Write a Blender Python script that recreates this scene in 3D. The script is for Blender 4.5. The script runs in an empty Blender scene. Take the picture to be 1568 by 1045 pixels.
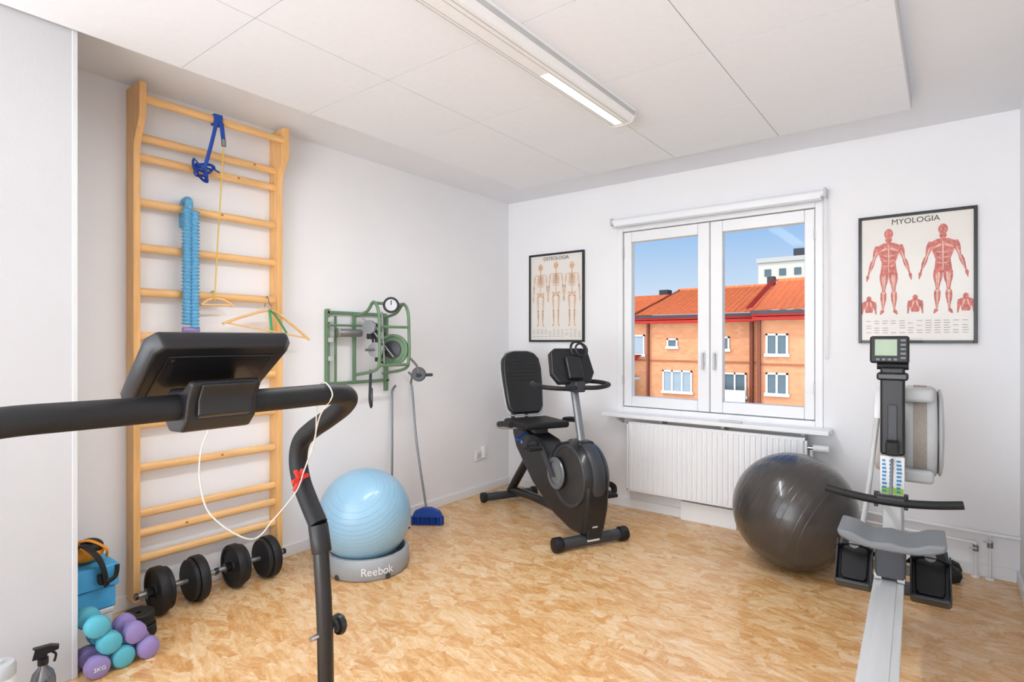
import bpy, bmesh, math, random
from mathutils import Vector, Matrix
random.seed(4)
scene = bpy.context.scene
COL = scene.collection
scene.view_settings.view_transform = 'Standard'

# ------------------------------------------------------------ materials
def C(r, g, b, k=1.0):
    def f(c):
        c /= 255.0
        return (c/12.92 if c <= 0.04045 else ((c+0.055)/1.055)**2.4)*k
    return (f(r), f(g), f(b), 1.0)

def mat(name, col, rough=0.5, metal=0.0, var=0.05, scale=8.0, bump=0.0, bscale=60.0,
        stretch=(1, 1, 1), coat=0.0, spec=0.5, emit=None, estr=0.0):
    m = bpy.data.materials.new(name)
    m.use_nodes = True
    nt = m.node_tree
    p = nt.nodes['Principled BSDF']
    p.inputs['Roughness'].default_value = rough
    p.inputs['Metallic'].default_value = metal
    p.inputs['Coat Weight'].default_value = coat
    p.inputs['Specular IOR Level'].default_value = spec
    tc = nt.nodes.new('ShaderNodeTexCoord')
    mp = nt.nodes.new('ShaderNodeMapping')
    mp.inputs['Scale'].default_value = stretch
    nt.links.new(tc.outputs['Object'], mp.inputs['Vector'])
    nz = nt.nodes.new('ShaderNodeTexNoise')
    nz.inputs['Scale'].default_value = scale
    nz.inputs['Detail'].default_value = 4
    nt.links.new(mp.outputs['Vector'], nz.inputs['Vector'])
    rp = nt.nodes.new('ShaderNodeValToRGB')
    rp.color_ramp.elements[0].position = 0.3
    rp.color_ramp.elements[1].position = 0.7
    rp.color_ramp.elements[0].color = tuple(max(0, c*(1-var)) for c in col[:3])+(1,)
    rp.color_ramp.elements[1].color = tuple(min(1, c*(1+var)) for c in col[:3])+(1,)
    nt.links.new(nz.outputs['Fac'], rp.inputs['Fac'])
    nt.links.new(rp.outputs['Color'], p.inputs['Base Color'])
    if bump:
        n2 = nt.nodes.new('ShaderNodeTexNoise')
        n2.inputs['Scale'].default_value = bscale
        nt.links.new(mp.outputs['Vector'], n2.inputs['Vector'])
        b = nt.nodes.new('ShaderNodeBump')
        b.inputs['Strength'].default_value = bump
        b.inputs['Distance'].default_value = 0.01
        nt.links.new(n2.outputs['Fac'], b.inputs['Height'])
        nt.links.new(b.outputs['Normal'], p.inputs['Normal'])
    if emit:
        p.inputs['Emission Color'].default_value = emit
        p.inputs['Emission Strength'].default_value = estr
    return m

def ball_mat(name, col, rough, axis='Z', sc=18, coat=0.2):
    m = mat(name, col, rough, var=0.04, scale=3, coat=coat)
    nt = m.node_tree
    p = nt.nodes['Principled BSDF']
    tc = nt.nodes.new('ShaderNodeTexCoord')
    w = nt.nodes.new('ShaderNodeTexWave')
    w.wave_type = 'BANDS'
    w.bands_direction = axis
    w.wave_profile = 'SAW'
    w.inputs['Scale'].default_value = sc
    nt.links.new(tc.outputs['Object'], w.inputs['Vector'])
    r = nt.nodes.new('ShaderNodeValToRGB')
    r.color_ramp.elements[0].position = 0.0
    r.color_ramp.elements[0].color = (0, 0, 0, 1)
    r.color_ramp.elements[1].position = 0.12
    nt.links.new(w.outputs['Fac'], r.inputs['Fac'])
    b = nt.nodes.new('ShaderNodeBump')
    b.inputs['Strength'].default_value = 0.3
    b.inputs['Distance'].default_value = 0.004
    nt.links.new(r.outputs['Color'], b.inputs['Height'])
    nt.links.new(b.outputs['Normal'], p.inputs['Normal'])
    return m

def glass_mat(name, tint=(1, 1, 1, 1), gl=0.06):
    m = bpy.data.materials.new(name)
    m.use_nodes = True
    nt = m.node_tree
    for n in list(nt.nodes):
        nt.nodes.remove(n)
    o = nt.nodes.new('ShaderNodeOutputMaterial')
    t = nt.nodes.new('ShaderNodeBsdfTransparent')
    t.inputs['Color'].default_value = tint
    g = nt.nodes.new('ShaderNodeBsdfGlossy')
    g.inputs['Roughness'].default_value = 0.02
    x = nt.nodes.new('ShaderNodeMixShader')
    x.inputs['Fac'].default_value = gl
    nt.links.new(t.outputs[0], x.inputs[1])
    nt.links.new(g.outputs[0], x.inputs[2])
    nt.links.new(x.outputs[0], o.inputs[0])
    return m

M_wall = mat('wall_paint', C(241, 241, 243), 0.75, var=0.012, scale=3, bump=0.05, bscale=120)
M_part = mat('darkened_wall_paint', C(194, 194, 196), 0.85, var=0.02, scale=3, bump=0.05, bscale=120, spec=.3)  # wall paint darkened in colour to offset strong light from the open end
M_ceil = mat('ceiling_paint', C(240, 243, 248), 0.85, var=0.01, scale=3, bump=0.04, bscale=150)
M_tile = mat('ceiling_tile', C(243, 247, 253), 0.9, var=0.01, scale=30, bump=0.06, bscale=300)
M_seam = mat('tile_seam', C(165, 165, 167), 0.9)
M_trim = mat('white_trim', C(242, 243, 245), 0.35, var=0.01)
M_trimg = mat('grey_white_trim', C(205, 206, 208), 0.4, var=0.02)
M_pine = mat('pine_wood', C(237, 190, 130), 0.4, var=0.12, scale=7, stretch=(6, .8, 6), bump=0.03)
M_pinev = mat('pine_wood_upright', C(237, 185, 120), 0.4, var=0.12, scale=7, stretch=(6, 6, .6), bump=0.03)
M_knot = mat('pine_knot', C(170, 105, 55), 0.5)
M_black = mat('black_plastic', C(28, 28, 31), 0.36, var=0.1, spec=.45)
M_dark = mat('black_rubber', C(24, 25, 27), 0.55, var=0.12, bump=0.05, spec=.4)
M_satin = mat('satin_black_metal', C(26, 26, 28), 0.3, var=0.1, coat=0.2, spec=.45)
M_grey = mat('grey_plastic', C(120, 124, 128), 0.45)
M_dgrey = mat('dark_grey_plastic', C(54, 57, 62), 0.4)
M_lgrey = mat('light_grey_plastic', C(194, 196, 196), 0.4)
M_chrome = mat('chrome', C(210, 212, 215), 0.18, 1.0)
M_alu = mat('aluminium', C(220, 222, 223), 0.34, 0.45, stretch=(1, .1, 1), var=0.05, scale=20)
M_steel = mat('grey_steel', C(140, 143, 146), 0.35, 0.7)
M_white = mat('white_plastic', C(236, 236, 236), 0.35, var=0.01)
M_green = mat('green_enamel', C(104, 134, 102), 0.4)
M_blue = mat('blue_strap', C(26, 72, 165), 0.6)
M_lblue = mat('light_blue_fabric', C(108, 176, 214), 0.8, var=0.15, scale=60)
M_purple = mat('purple_vinyl', C(146, 130, 184), 0.4)
M_teal = mat('teal_vinyl', C(88, 178, 196), 0.4)
M_foam = mat('blue_foam', C(78, 174, 226), 0.7)
M_orange = mat('orange_fabric', C(240, 155, 40), 0.7)
M_yellow = mat('yellow_cord', C(225, 190, 90), 0.6)
M_cord = mat('white_cord', C(225, 220, 212), 0.6)
M_red = mat('red_plastic', C(215, 50, 35), 0.4)
M_ballb = ball_mat('blue_ball_rubber', C(146, 188, 214), 0.28, 'Z', 14, 0.15)
M_balld = ball_mat('graphite_ball_rubber', C(66, 62, 60), 0.25, 'X', 9, 0.3)
M_paper = mat('poster_paper', C(232, 227, 220), 0.45, var=0.015, coat=0.5)
M_ink = mat('poster_ink', C(60, 50, 48), 0.6)
M_inkl = mat('poster_ink_light', C(178, 168, 160), 0.6)
M_musc = mat('poster_muscle_red', C(210, 126, 116), 0.6, var=0.3, scale=60)
M_muscl = mat('poster_muscle_pale', C(234, 190, 176), 0.6, var=0.15, scale=70)
M_bone = mat('poster_bone', C(222, 188, 158), 0.6, var=0.12, scale=50)
M_boned = mat('poster_bone_dark', C(172, 134, 108), 0.6, var=0.1, scale=50)
M_lcd = mat('lcd', C(165, 185, 160), 0.3)
M_dia = mat('gauge_face', C(205, 208, 214), 0.3)
M_basegrey = mat('base_grey', C(158, 164, 168), .5)
M_mesh = mat('perforated_grey_guard', C(156, 146, 138), .6, var=.25, scale=260)
M_glass = glass_mat('window_glass', gl=0.002)
M_smoke = glass_mat('smoke_plastic', (.45, .47, .5, 1), 0.15)
M_lampd = mat('lamp_diffuser', C(230, 230, 230), 0.25, var=0.06, scale=40, stretch=(1, 20, 1), emit=(1, 1, 1, 1), estr=0.10)
M_glint = mat('lamp_glint', C(255, 255, 255), 0.3, emit=(1, .99, .97, 1), estr=.75)  # glow standing in for a bright reflection on the diffuser

def floor_material():
    m = bpy.data.materials.new('chipped_cork_linoleum')
    m.use_nodes = True
    nt = m.node_tree
    L = nt.links.new
    p = nt.nodes['Principled BSDF']
    tc = nt.nodes.new('ShaderNodeTexCoord')
    def noise(vec, sc, det=4, rough=.5, dist=0.0):
        n = nt.nodes.new('ShaderNodeTexNoise')
        n.inputs['Scale'].default_value = sc
        n.inputs['Detail'].default_value = det
        n.inputs['Roughness'].default_value = rough
        n.inputs['Distortion'].default_value = dist
        L(vec, n.inputs['Vector'])
        return n
    def math_(op, a, b=None, c=None):
        n = nt.nodes.new('ShaderNodeMath')
        n.operation = op
        for i, v in enumerate((a, b, c)):
            if v is None: continue
            if isinstance(v, (int, float)): n.inputs[i].default_value = v
            else: L(v, n.inputs[i])
        return n.outputs[0]
    nw = noise(tc.outputs['Object'], 18, 6, .7)
    wv = nt.nodes.new('ShaderNodeVectorMath')
    wv.operation = 'MULTIPLY_ADD'
    wv.inputs[1].default_value = (.035, .035, .0)
    L(nw.outputs['Color'], wv.inputs[0])
    L(tc.outputs['Object'], wv.inputs[2])
    def layer(rot, st, sc, seed):
        mp = nt.nodes.new('ShaderNodeMapping')
        mp.inputs['Rotation'].default_value = (0, 0, rot)
        mp.inputs['Location'].default_value = (seed, seed*1.7, 0)
        mp.inputs['Scale'].default_value = st
        L(wv.outputs[0], mp.inputs['Vector'])
        v = nt.nodes.new('ShaderNodeTexVoronoi')
        v.inputs['Scale'].default_value = sc
        L(mp.outputs['Vector'], v.inputs['Vector'])
        s = nt.nodes.new('ShaderNodeSeparateColor')
        L(v.outputs['Color'], s.inputs[0])
        mp2 = nt.nodes.new('ShaderNodeMapping')
        mp2.inputs['Scale'].default_value = (1, 3.0, 1)
        L(mp.outputs['Vector'], mp2.inputs['Vector'])
        n = noise(mp2.outputs['Vector'], sc*.9, 8, .72, .2)
        return s.outputs[0], s.outputs[1], n.outputs['Fac']
    r1, g1, n1 = layer(.55, (1, 1.9, 1), 9, 0)
    r2, g2, n2 = layer(-.7, (1, 1.9, 1), 10, 3)
    r3, g3, n3 = layer(1.5, (1, 1.7, 1), 11.5, 7)
    def pick(sel, a, b):
        return math_('ADD', math_('MULTIPLY', math_('SUBTRACT', 1.0, sel), a), math_('MULTIPLY', sel, b))
    s1 = math_('GREATER_THAN', r1, .55)
    s2 = math_('GREATER_THAN', r2, .6)
    cell = pick(s1, g1, pick(s2, g2, g3))
    na = pick(s1, n1, pick(s2, n2, n3))
    val = math_('ADD', math_('MULTIPLY', cell, .24), math_('MULTIPLY', na, 1.1))
    rp = nt.nodes.new('ShaderNodeValToRGB')
    e = rp.color_ramp.elements
    e[0].position = 0.40; e[0].color = C(198, 142, 82)
    e[1].position = 0.95; e[1].color = C(240, 216, 182)
    for pos, c in ((.54, C(212, 158, 98)), (.63, C(220, 172, 116)), (.72, C(228, 187, 136)), (.82, C(234, 200, 156))):
        k = e.new(pos); k.color = c
    L(val, rp.inputs['Fac'])
    nf = noise(tc.outputs['Object'], 90, 6, .65)
    mc = nt.nodes.new('ShaderNodeMix')
    mc.data_type = 'RGBA'
    mc.blend_type = 'OVERLAY'
    mc.inputs[0].default_value = 0.3
    L(rp.outputs['Color'], mc.inputs[6])
    L(nf.outputs['Fac'], mc.inputs[7])
    L(mc.outputs[2], p.inputs['Base Color'])
    p.inputs['Roughness'].default_value = 0.22
    n0 = noise(tc.outputs['Object'], 6, 3)
    bp = nt.nodes.new('ShaderNodeBump')
    bp.inputs['Strength'].default_value = 0.06
    bp.inputs['Distance'].default_value = 0.01
    L(n0.outputs['Fac'], bp.inputs['Height'])
    L(bp.outputs['Normal'], p.inputs['Normal'])
    return m
M_floor = floor_material()

K = 0.40
def brick_mat():
    m = bpy.data.materials.new('orange_brick')
    m.use_nodes = True
    nt = m.node_tree
    p = nt.nodes['Principled BSDF']
    tc = nt.nodes.new('ShaderNodeTexCoord')
    mp = nt.nodes.new('ShaderNodeMapping')
    mp.inputs['Rotation'].default_value = (math.radians(90), 0, 0)
    nt.links.new(tc.outputs['Object'], mp.inputs['Vector'])
    b = nt.nodes.new('ShaderNodeTexBrick')
    b.inputs['Scale'].default_value = 2.2
    b.inputs['Color1'].default_value = C(222, 158, 118, K)
    b.inputs['Color2'].default_value = C(212, 142, 100, K)
    b.inputs['Mortar'].default_value = C(198, 144, 114, K)
    b.inputs['Mortar Size'].default_value = 0.02
    nt.links.new(mp.outputs['Vector'], b.inputs['Vector'])
    nt.links.new(b.outputs['Color'], p.inputs['Base Color'])
    p.inputs['Roughness'].default_value = 0.9
    p.inputs['Specular IOR Level'].default_value = 0.1
    return m
M_brick = brick_mat()

def roof_mat():
    m = mat('clay_roof_tiles', C(224, 122, 80, K*1.35), 0.9, var=0.14, scale=5, spec=.1)
    nt = m.node_tree
    p = nt.nodes['Principled BSDF']
    tc = nt.nodes.new('ShaderNodeTexCoord')
    w = nt.nodes.new('ShaderNodeTexWave')
    w.bands_direction = 'X'
    w.inputs['Scale'].default_value = 1.3
    nt.links.new(tc.outputs['Object'], w.inputs['Vector'])
    b = nt.nodes.new('ShaderNodeBump')
    b.inputs['Strength'].default_value = 0.6
    b.inputs['Distance'].default_value = 0.1
    nt.links.new(w.outputs['Fac'], b.inputs['Height'])
    nt.links.new(b.outputs['Normal'], p.inputs['Normal'])
    return m
M_roof = roof_mat()
def xmat(n, c, r=.8):
    return mat(n, C(*c, K), r, spec=.1)
M_redm = xmat('red_metal_gutter', (180, 48, 42))
M_slate = xmat('dark_fascia', (66, 68, 76))
M_conc = xmat('pale_concrete', (214, 210, 202))
M_wing = xmat('outside_glass', (94, 112, 122))
M_curt = xmat('white_curtain', (218, 223, 228))
M_xtrim = xmat('outside_white_paint', (240, 240, 240))
M_grass = xmat('grass', (110, 130, 80))

# ------------------------------------------------------------ geometry helpers
def group(name, loc=(0, 0, 0)):
    e = bpy.data.objects.new(name, None)
    e.empty_display_size = 0.1
    e.location = loc
    COL.objects.link(e)
    bpy.context.view_layer.update()
    return e

def finish(name, bm, m, parent=None, bevel=0.0, segs=2, smooth=True, angle=38):
    bmesh.ops.recalc_face_normals(bm, faces=bm.faces[:])
    me = bpy.data.meshes.new(name)
    bm.to_mesh(me)
    bm.free()
    me.materials.append(m)
    if smooth:
        for f in me.polygons:
            f.use_smooth = True
        me.set_sharp_from_angle(angle=math.radians(angle))
    ob = bpy.data.objects.new(name, me)
    COL.objects.link(ob)
    if bevel:
        b = ob.modifiers.new('bevel', 'BEVEL')
        b.width = bevel
        b.segments = segs
        b.limit_method = 'ANGLE'
        b.angle_limit = math.radians(40)
        b.harden_normals = True
    if parent is not None:
        ob.parent = parent
        ob.matrix_parent_inverse = Matrix.Translation(-Vector(parent.location))
    return ob

def add_box(bm, lo, hi, M=None):
    vs = []
    for x in (lo[0], hi[0]):
        for y in (lo[1], hi[1]):
            for z in (lo[2], hi[2]):
                v = Vector((x, y, z))
                if M is not None:
                    v = M @ v
                vs.append(bm.verts.new(v))
    for f in ((0, 1, 3, 2), (4, 6, 7, 5), (0, 4, 5, 1), (2, 3, 7, 6), (0, 2, 6, 4), (1, 5, 7, 3)):
        bm.faces.new([vs[i] for i in f])

def box(name, lo, hi, m, parent=None, bevel=0.0, M=None, segs=2):
    bm = bmesh.new()
    add_box(bm, lo, hi, M)
    return finish(name, bm, m, parent, bevel, segs)

def boxes(name, lst, m, parent=None, bevel=0.0):
    bm = bmesh.new()
    for lo, hi in lst:
        add_box(bm, lo, hi)
    return finish(name, bm, m, parent, bevel)

def lathe(name, prof, origin, axis, m, parent=None, n=40, angle=38):
    ax = Vector(axis).normalized()
    up = Vector((0, 0, 1)) if abs(ax.z) < 0.9 else Vector((1, 0, 0))
    u = ax.cross(up).normalized()
    v = ax.cross(u).normalized()
    o = Vector(origin)
    bm = bmesh.new()
    rings = []
    for r, d in prof:
        if r < 1e-6:
            rings.append([bm.verts.new(o+ax*d)])
        else:
            rings.append([bm.verts.new(o+ax*d+(u*math.cos(2*math.pi*i/n)+v*math.sin(2*math.pi*i/n))*r) for i in range(n)])
    for a, b in zip(rings, rings[1:]):
        for i in range(n):
            j = (i+1) % n
            if len(a) == 1 and len(b) == 1:
                continue
            if len(a) == 1:
                bm.faces.new((a[0], b[i], b[j]))
            elif len(b) == 1:
                bm.faces.new((a[i], a[j], b[0]))
            else:
                bm.faces.new((a[i], a[j], b[j], b[i]))
    return finish(name, bm, m, parent, angle=angle)

def cyl(name, p1, p2, r, m, parent=None, r2=None, n=28, rnd=0.0):
    p1 = Vector(p1); p2 = Vector(p2)
    L = (p2-p1).length
    r2 = r if r2 is None else r2
    if rnd <= 0:
        prof = [(0, 0), (r, 0), (r2, L), (0, L)]
    else:
        prof = [(0, 0), (r-rnd, 0), (r-rnd*.3, rnd*.3), (r, rnd), (r2, L-rnd), (r2-rnd*.3, L-rnd*.3), (r2-rnd, L), (0, L)]
    return lathe(name, prof, p1, p2-p1, m, parent, n)

def smooth_pts(pts, cyclic=False, k=8):
    P = [Vector(p) for p in pts]
    n = len(P)
    out = []
    rng = range(n) if cyclic else range(n-1)
    for i in rng:
        if cyclic:
            a, b, c, d = P[(i-1) % n], P[i], P[(i+1) % n], P[(i+2) % n]
        else:
            a, b, c, d = P[max(i-1, 0)], P[i], P[i+1], P[min(i+2, n-1)]
        for j in range(k):
            t = j/k
            out.append(0.5*((2*b)+(c-a)*t+(2*a-5*b+4*c-d)*t*t+(3*b-a-3*c+d)*t*t*t))
    if not cyclic:
        out.append(P[-1])
    return out

def tube(name, pts, r, m, parent=None, cyclic=False, smooth=True, n=16, flat=None):
    P = smooth_pts(pts, cyclic) if smooth else [Vector(p) for p in pts]
    N = len(P)
    bm = bmesh.new()
    rings = []
    ref = None
    for i in range(N):
        if cyclic:
            T = (P[(i+1) % N]-P[i-1]).normalized()
        else:
            T = (P[min(i+1, N-1)]-P[max(i-1, 0)]).normalized()
        if ref is None:
            h = Vector((0, 0, 1)) if abs(T.z) < 0.9 else Vector((1, 0, 0))
            ref = T.cross(h).normalized()
        ref = (ref-T*ref.dot(T)).normalized()
        w = T.cross(ref)
        rx, rz = (r, r) if flat is None else (r, flat)
        rings.append([bm.verts.new(P[i]+ref*math.cos(2*math.pi*q/n)*rx+w*math.sin(2*math.pi*q/n)*rz) for q in range(n)])
    cnt = N if cyclic else N-1
    for i in range(cnt):
        a = rings[i]; b = rings[(i+1) % N]
        for q in range(n):
            bm.faces.new((a[q], a[(q+1) % n], b[(q+1) % n], b[q]))
    if not cyclic:
        bm.faces.new(rings[0]); bm.faces.new(rings[-1])
    return finish(name, bm, m, parent, angle=60)

def prism(name, poly, O, U, V, W, th, m, parent=None, bevel=0.0, segs=2):
    O = Vector(O); U = Vector(U); V = Vector(V); W = Vector(W)
    bm = bmesh.new()
    a = [bm.verts.new(O+U*p[0]+V*p[1]-W*th/2) for p in poly]
    b = [bm.verts.new(O+U*p[0]+V*p[1]+W*th/2) for p in poly]
    n = len(poly)
    bm.faces.new(a); bm.faces.new(b)
    for i in range(n):
        bm.faces.new((a[i], a[(i+1) % n], b[(i+1) % n], b[i]))
    return finish(name, bm, m, parent, bevel, segs, angle=32)

def slab(name, pol, T, t0, t1, m, parent, bevel=.012, segs=3, s1=1.0):
    bm = bmesh.new()
    a = [bm.verts.new(T @ Vector((t0, p, q))) for p, q in pol]
    b = [bm.verts.new(T @ Vector((t1, p*s1, q*s1))) for p, q in pol]
    bm.faces.new(a); bm.faces.new(b)
    for i in range(len(pol)):
        j = (i+1) % len(pol)
        bm.faces.new((a[i], a[j], b[j], b[i]))
    return finish(name, bm, m, parent, bevel, segs)

def ell(name, c, r, m, parent=None, M=None, n=48):
    bm = bmesh.new()
    bmesh.ops.create_uvsphere(bm, u_segments=n, v_segments=n//2, radius=1.0)
    S = Matrix.Diagonal((*(r if isinstance(r, (tuple, list)) else (r, r, r)), 1))
    for v in bm.verts:
        v.co = (M if M is not None else Matrix.Identity(4)) @ (S @ v.co)
    ob = finish(name, bm, m, None, angle=80)
    ob.location = c
    if parent is not None:
        ob.parent = parent
        ob.matrix_parent_inverse = Matrix.Translation(-Vector(parent.location))
    return ob

def text(name, s, loc, rot, size, m, parent=None, ext=0.0006, align='CENTER'):
    cu = bpy.data.curves.new(name, 'FONT')
    cu.body = s
    cu.size = size
    cu.extrude = ext
    cu.align_x = align
    cu.align_y = 'CENTER'
    cu.materials.append(m)
    ob = bpy.data.objects.new(name, cu)
    ob.location = loc
    ob.rotation_euler = rot
    COL.objects.link(ob)
    if parent is not None:
        ob.parent = parent
        ob.matrix_parent_inverse = Matrix.Translation(-Vector(parent.location))
    return ob

# ------------------------------------------------------------ room shell
YB = 4.084; XR_ = 3.49; H = 2.56; YF = -2.5
boxes('floor', [((-.3, YF, -.2), (XR_+.3, YB+.3, 0))], M_floor)
box('ceiling', (-.3, YF-1.2, H), (XR_+.3, YB+.3, H+.2), M_ceil)  # overhang past the open rear is added, unseen, to block the sun
box('wall_left', (-.3, YF, 0), (0, YB, H), M_wall)
box('wall_right', (XR_, YF, 0), (XR_+.3, YB, H), M_wall)
WX0, WX1, WZ0, WZ1 = 1.10, 2.55, .745, 2.215
boxes('wall_back', [((-.3, YB, 0), (WX0, YB+.3, H)), ((WX1, YB, 0), (XR_+.3, YB+.3, H)),
                    ((WX0, YB, 0), (WX1, YB+.3, WZ0)), ((WX0, YB, WZ1), (WX1, YB+.3, H))], M_wall)
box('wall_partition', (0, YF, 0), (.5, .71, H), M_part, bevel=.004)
box('trim_1', (.494, .695, 0), (.503, .713, H-.05), M_trimg, bevel=.002)

PX0, PX1, PY1 = .513, 3.03, 3.565
g = group('acoustic_ceiling_panel', (1.7, 1.5, 2.51))
box('backing', (PX0+.003, YF+.003, 2.5065), (PX1-.003, PY1-.003, H), M_seam, g)
xs = [PX0, 1.142, 1.771, 2.40, PX1]
ys = [PY1]
y = 2.969
while y > YF:
    ys.append(y); y -= .629
ys.append(YF)
bm = bmesh.new()
for i in range(4):
    for j in range(len(ys)-1):
        if ys[j]-ys[j+1] < .02: continue
        add_box(bm, (xs[i]+.0018, ys[j+1]+.0018, 2.505), (xs[i+1]-.0018, ys[j]-.0018, 2.53))
finish('tiles', bm, M_tile, g)
box('edge_trim', (PX1-.0028, YF, 2.506), (PX1+.004, PY1, H), M_trimg, g)

box('baseboard_left', (0, .71, 0), (.013, YB, .07), M_trim, bevel=.003)
boxes('baseboard_back', [((.013, YB-.013, 0), (XR_-.013, YB, .07))], M_trim, bevel=.003)
box('baseboard_right', (XR_-.013, YF, 0), (XR_, YB, .07), M_trim, bevel=.003)

# ------------------------------------------------------------ window
w = group('window_1', (1.82, YB, .76))
fy0, fy1 = YB-.012, YB+.10
boxes('outer_frame', [((WX0, fy0, WZ0), (WX0+.045, fy1, WZ1)), ((WX1-.045, fy0, WZ0), (WX1, fy1, WZ1)),
                      ((WX0+.045, fy0, WZ1-.045), (WX1-.045, fy1, WZ1)), ((WX0+.045, fy0, WZ0), (WX1-.045, fy1, WZ0+.045))], M_trim, w, .004)
def sash(nm, x0, x1, gx0, gx1):
    z0, z1 = WZ0+.05, WZ1-.05
    gz0, gz1 = .875, 2.085
    y0, y1 = YB+.005, YB+.07
    boxes(nm, [((x0, y0, z0), (gx0, y1, z1)), ((gx1, y0, z0), (x1, y1, z1)),
               ((gx0, y0, gz1), (gx1, y1, z1)), ((gx0, y0, z0), (gx1, y1, gz0))], M_trim, w, .006)
    box(nm+'_glass', (gx0, YB+.045, gz0), (gx1, YB+.05, gz1), M_glass, w)
sash('sash_a', WX0+.05, 1.822, 1.215, 1.738)
sash('sash_b', 1.828, WX1-.05, 1.915, 2.440)
box('gasket', (1.8225, YB-.002, WZ0+.05), (1.8275, YB+.06, WZ1-.05), M_trimg, w)
for i, hx in enumerate((1.785, 1.868)):
    box('handle_plate_%d' % i, (hx-.012, YB-.006, 1.14), (hx+.012, YB+.008, 1.24), M_trim, w, .004)
    cyl('handle_stem_%d' % i, (hx, YB-.03, 1.215), (hx, YB, 1.215), .008, M_trimg, w)
    box('handle_lever_%d' % i, (hx-.008, YB-.042, 1.10), (hx+.008, YB-.028, 1.225), M_trimg, w, .005)
for hz in (1.0, 2.0):
    for hx in (WX0+.047, WX1-.047):
        cyl('hinge_%d_%d' % (int(hz*10), int(hx*10)), (hx, YB-.008, hz-.035), (hx, YB-.008, hz+.035), .007, M_trimg, w)

g = group('window_sill', (1.82, 4.0, .74))
box('board', (1.035, 3.925, .722), (2.605, YB-.001, .752), M_trim, g, .006)
for i, bx in enumerate((1.15, 1.5, 1.95, 2.45)):
    prism('bracket_%d' % i, [(0, 0), (-.11, 0), (-.1, -.02), (0, -.06)], (bx, YB-.001, .722), (0, 1, 0), (0, 0, 1), (1, 0, 0), .02, M_trimg, g)
box('stay_latch', (1.93, 3.955, .752), (2.08, 3.985, .763), M_trimg, g, .003)

g = group('roller_blind', (1.82, 4.03, 2.25))
cyl('roll', (1.08, 4.035, 2.245), (2.565, 4.035, 2.245), .022, M_trim, g)
box('fabric', (1.10, 4.012, 2.20), (2.545, 4.016, 2.245), M_trim, g)
box('bottom_bar', (1.09, 4.004, 2.195), (2.555, 4.022, 2.21), M_trimg, g, .004)
for i, bx in enumerate((1.07, 2.563)):
    box('end_bracket_%d' % i, (bx, 4.0, 2.215), (bx+.014, YB-.001, 2.275), M_trimg, g, .004)
tube('cord_a', [(2.572, 4.03, 2.23), (2.58, 4.05, 1.7), (2.58, 4.05, 1.25), (2.572, 4.05, 1.2), (2.566, 4.04, 1.25), (2.566, 4.03, 1.7), (2.566, 4.03, 2.22)], .002, M_white, g)

# ------------------------------------------------------------ radiator
g = group('radiator', (1.85, 3.99, .16))
rx0, rx1, rz0, rz1, ry = 1.235, 2.478, .165, .695, 3.965
N = 34
prof = []
pw = (rx1-rx0-.03)/N
for i in range(N):
    x = i*pw
    prof += [(x+pw*.10, 0), (x+pw*.24, -.009), (x+pw*.76, -.009), (x+pw*.90, 0)]
prof += [(rx1-rx0-.03, .03), (0, .03)]
prism('front_panel', prof, (rx0+.015, ry, (rz0+rz1)/2), (1, 0, 0), (0, 1, 0), (0, 0, 1), rz1-rz0-.04, M_trim, g)
boxes('rims', [((rx0, ry-.002, rz1-.022), (rx1, ry+.028, rz1)), ((rx0, ry-.002, rz0), (rx1, ry+.028, rz0+.022)),
               ((rx0, ry-.002, rz0), (rx0+.016, ry+.028, rz1)), ((rx1-.016, ry-.002, rz0), (rx1, ry+.028, rz1))], M_trim, g, .004)
boxes('wall_mounts', [((1.4, ry+.028, .3), (1.44, YB, .6)), ((2.28, ry+.028, .3), (2.32, YB, .6))], M_trimg, g)
box('side_grille', (rx0+.01, ry+.028, rz0+.02), (rx1-.01, ry+.06, rz1-.01), M_trimg, g)
cyl('valve_body', (rx1, 3.985, .63), (rx1+.035, 3.985, .63), .013, M_chrome, g)
cyl('thermostat_head', (rx1+.03, 3.985, .63), (rx1+.12, 3.985, .63), .023, M_white, g, rnd=.005)
tube('supply_pipe', [(rx1+.02, 3.985, .625), (rx1+.02, 4.0, .55), (rx1+.02, 4.04, .4), (rx1+.02, 4.045, .285), (rx1+.08, 4.045, .275)], .009, M_trim, g, smooth=False)
g = group('heating_pipes', (3.3, 4.04, 0))
tube('pipe_upper', [(2.62, 4.04, .215), (3.0, 4.04, .2), (3.303, 4.04, .19), (3.303, 4.04, .0)], .009, M_trim, g, smooth=False)
tube('pipe_lower', [(2.58, 4.055, .27), (3.364, 4.055, .245), (3.364, 4.055, 0)], .009, M_trim, g, smooth=False)
tube('pipe_to_wall', [(3.364, 4.055, .245), (XR_, 4.055, .245)], .009, M_trim, g, smooth=False)
for i, px in enumerate((3.303, 3.364)):
    cyl('valve_%d' % i, (px, 4.03, .15+.03*i), (px, 4.03, .18+.03*i), .013, M_steel, g)
    box('valve_lever_%d' % i, (px-.03, 4.0, .165+.045*i), (px+.006, 4.012, .174+.045*i), M_lgrey, g, .003)
    lathe('floor_collar_%d' % i, [(0, 0), (.022, 0), (.018, .01), (.009, .012)], (px, 4.048, 0), (0, 0, 1), M_white, g)
box('pipe_cover_board', (1.63, 4.035, 0), (2.025, 4.068, .135), M_trim, bevel=.003)

g = group('wall_outlet', (0, 3.65, .33))
box('plate', (0, 3.615, .285), (.012, 3.695, .375), M_white, g, .003)
lathe('socket', [(.024, 0), (.024, .004), (.02, .004), (.018, .001), (0, .001)], (.012, 3.655, .33), (1, 0, 0), M_trimg, g)
box('switch_box', (0, 3.695, .30), (.03, 3.735, .40), M_white, g, .005)

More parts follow.
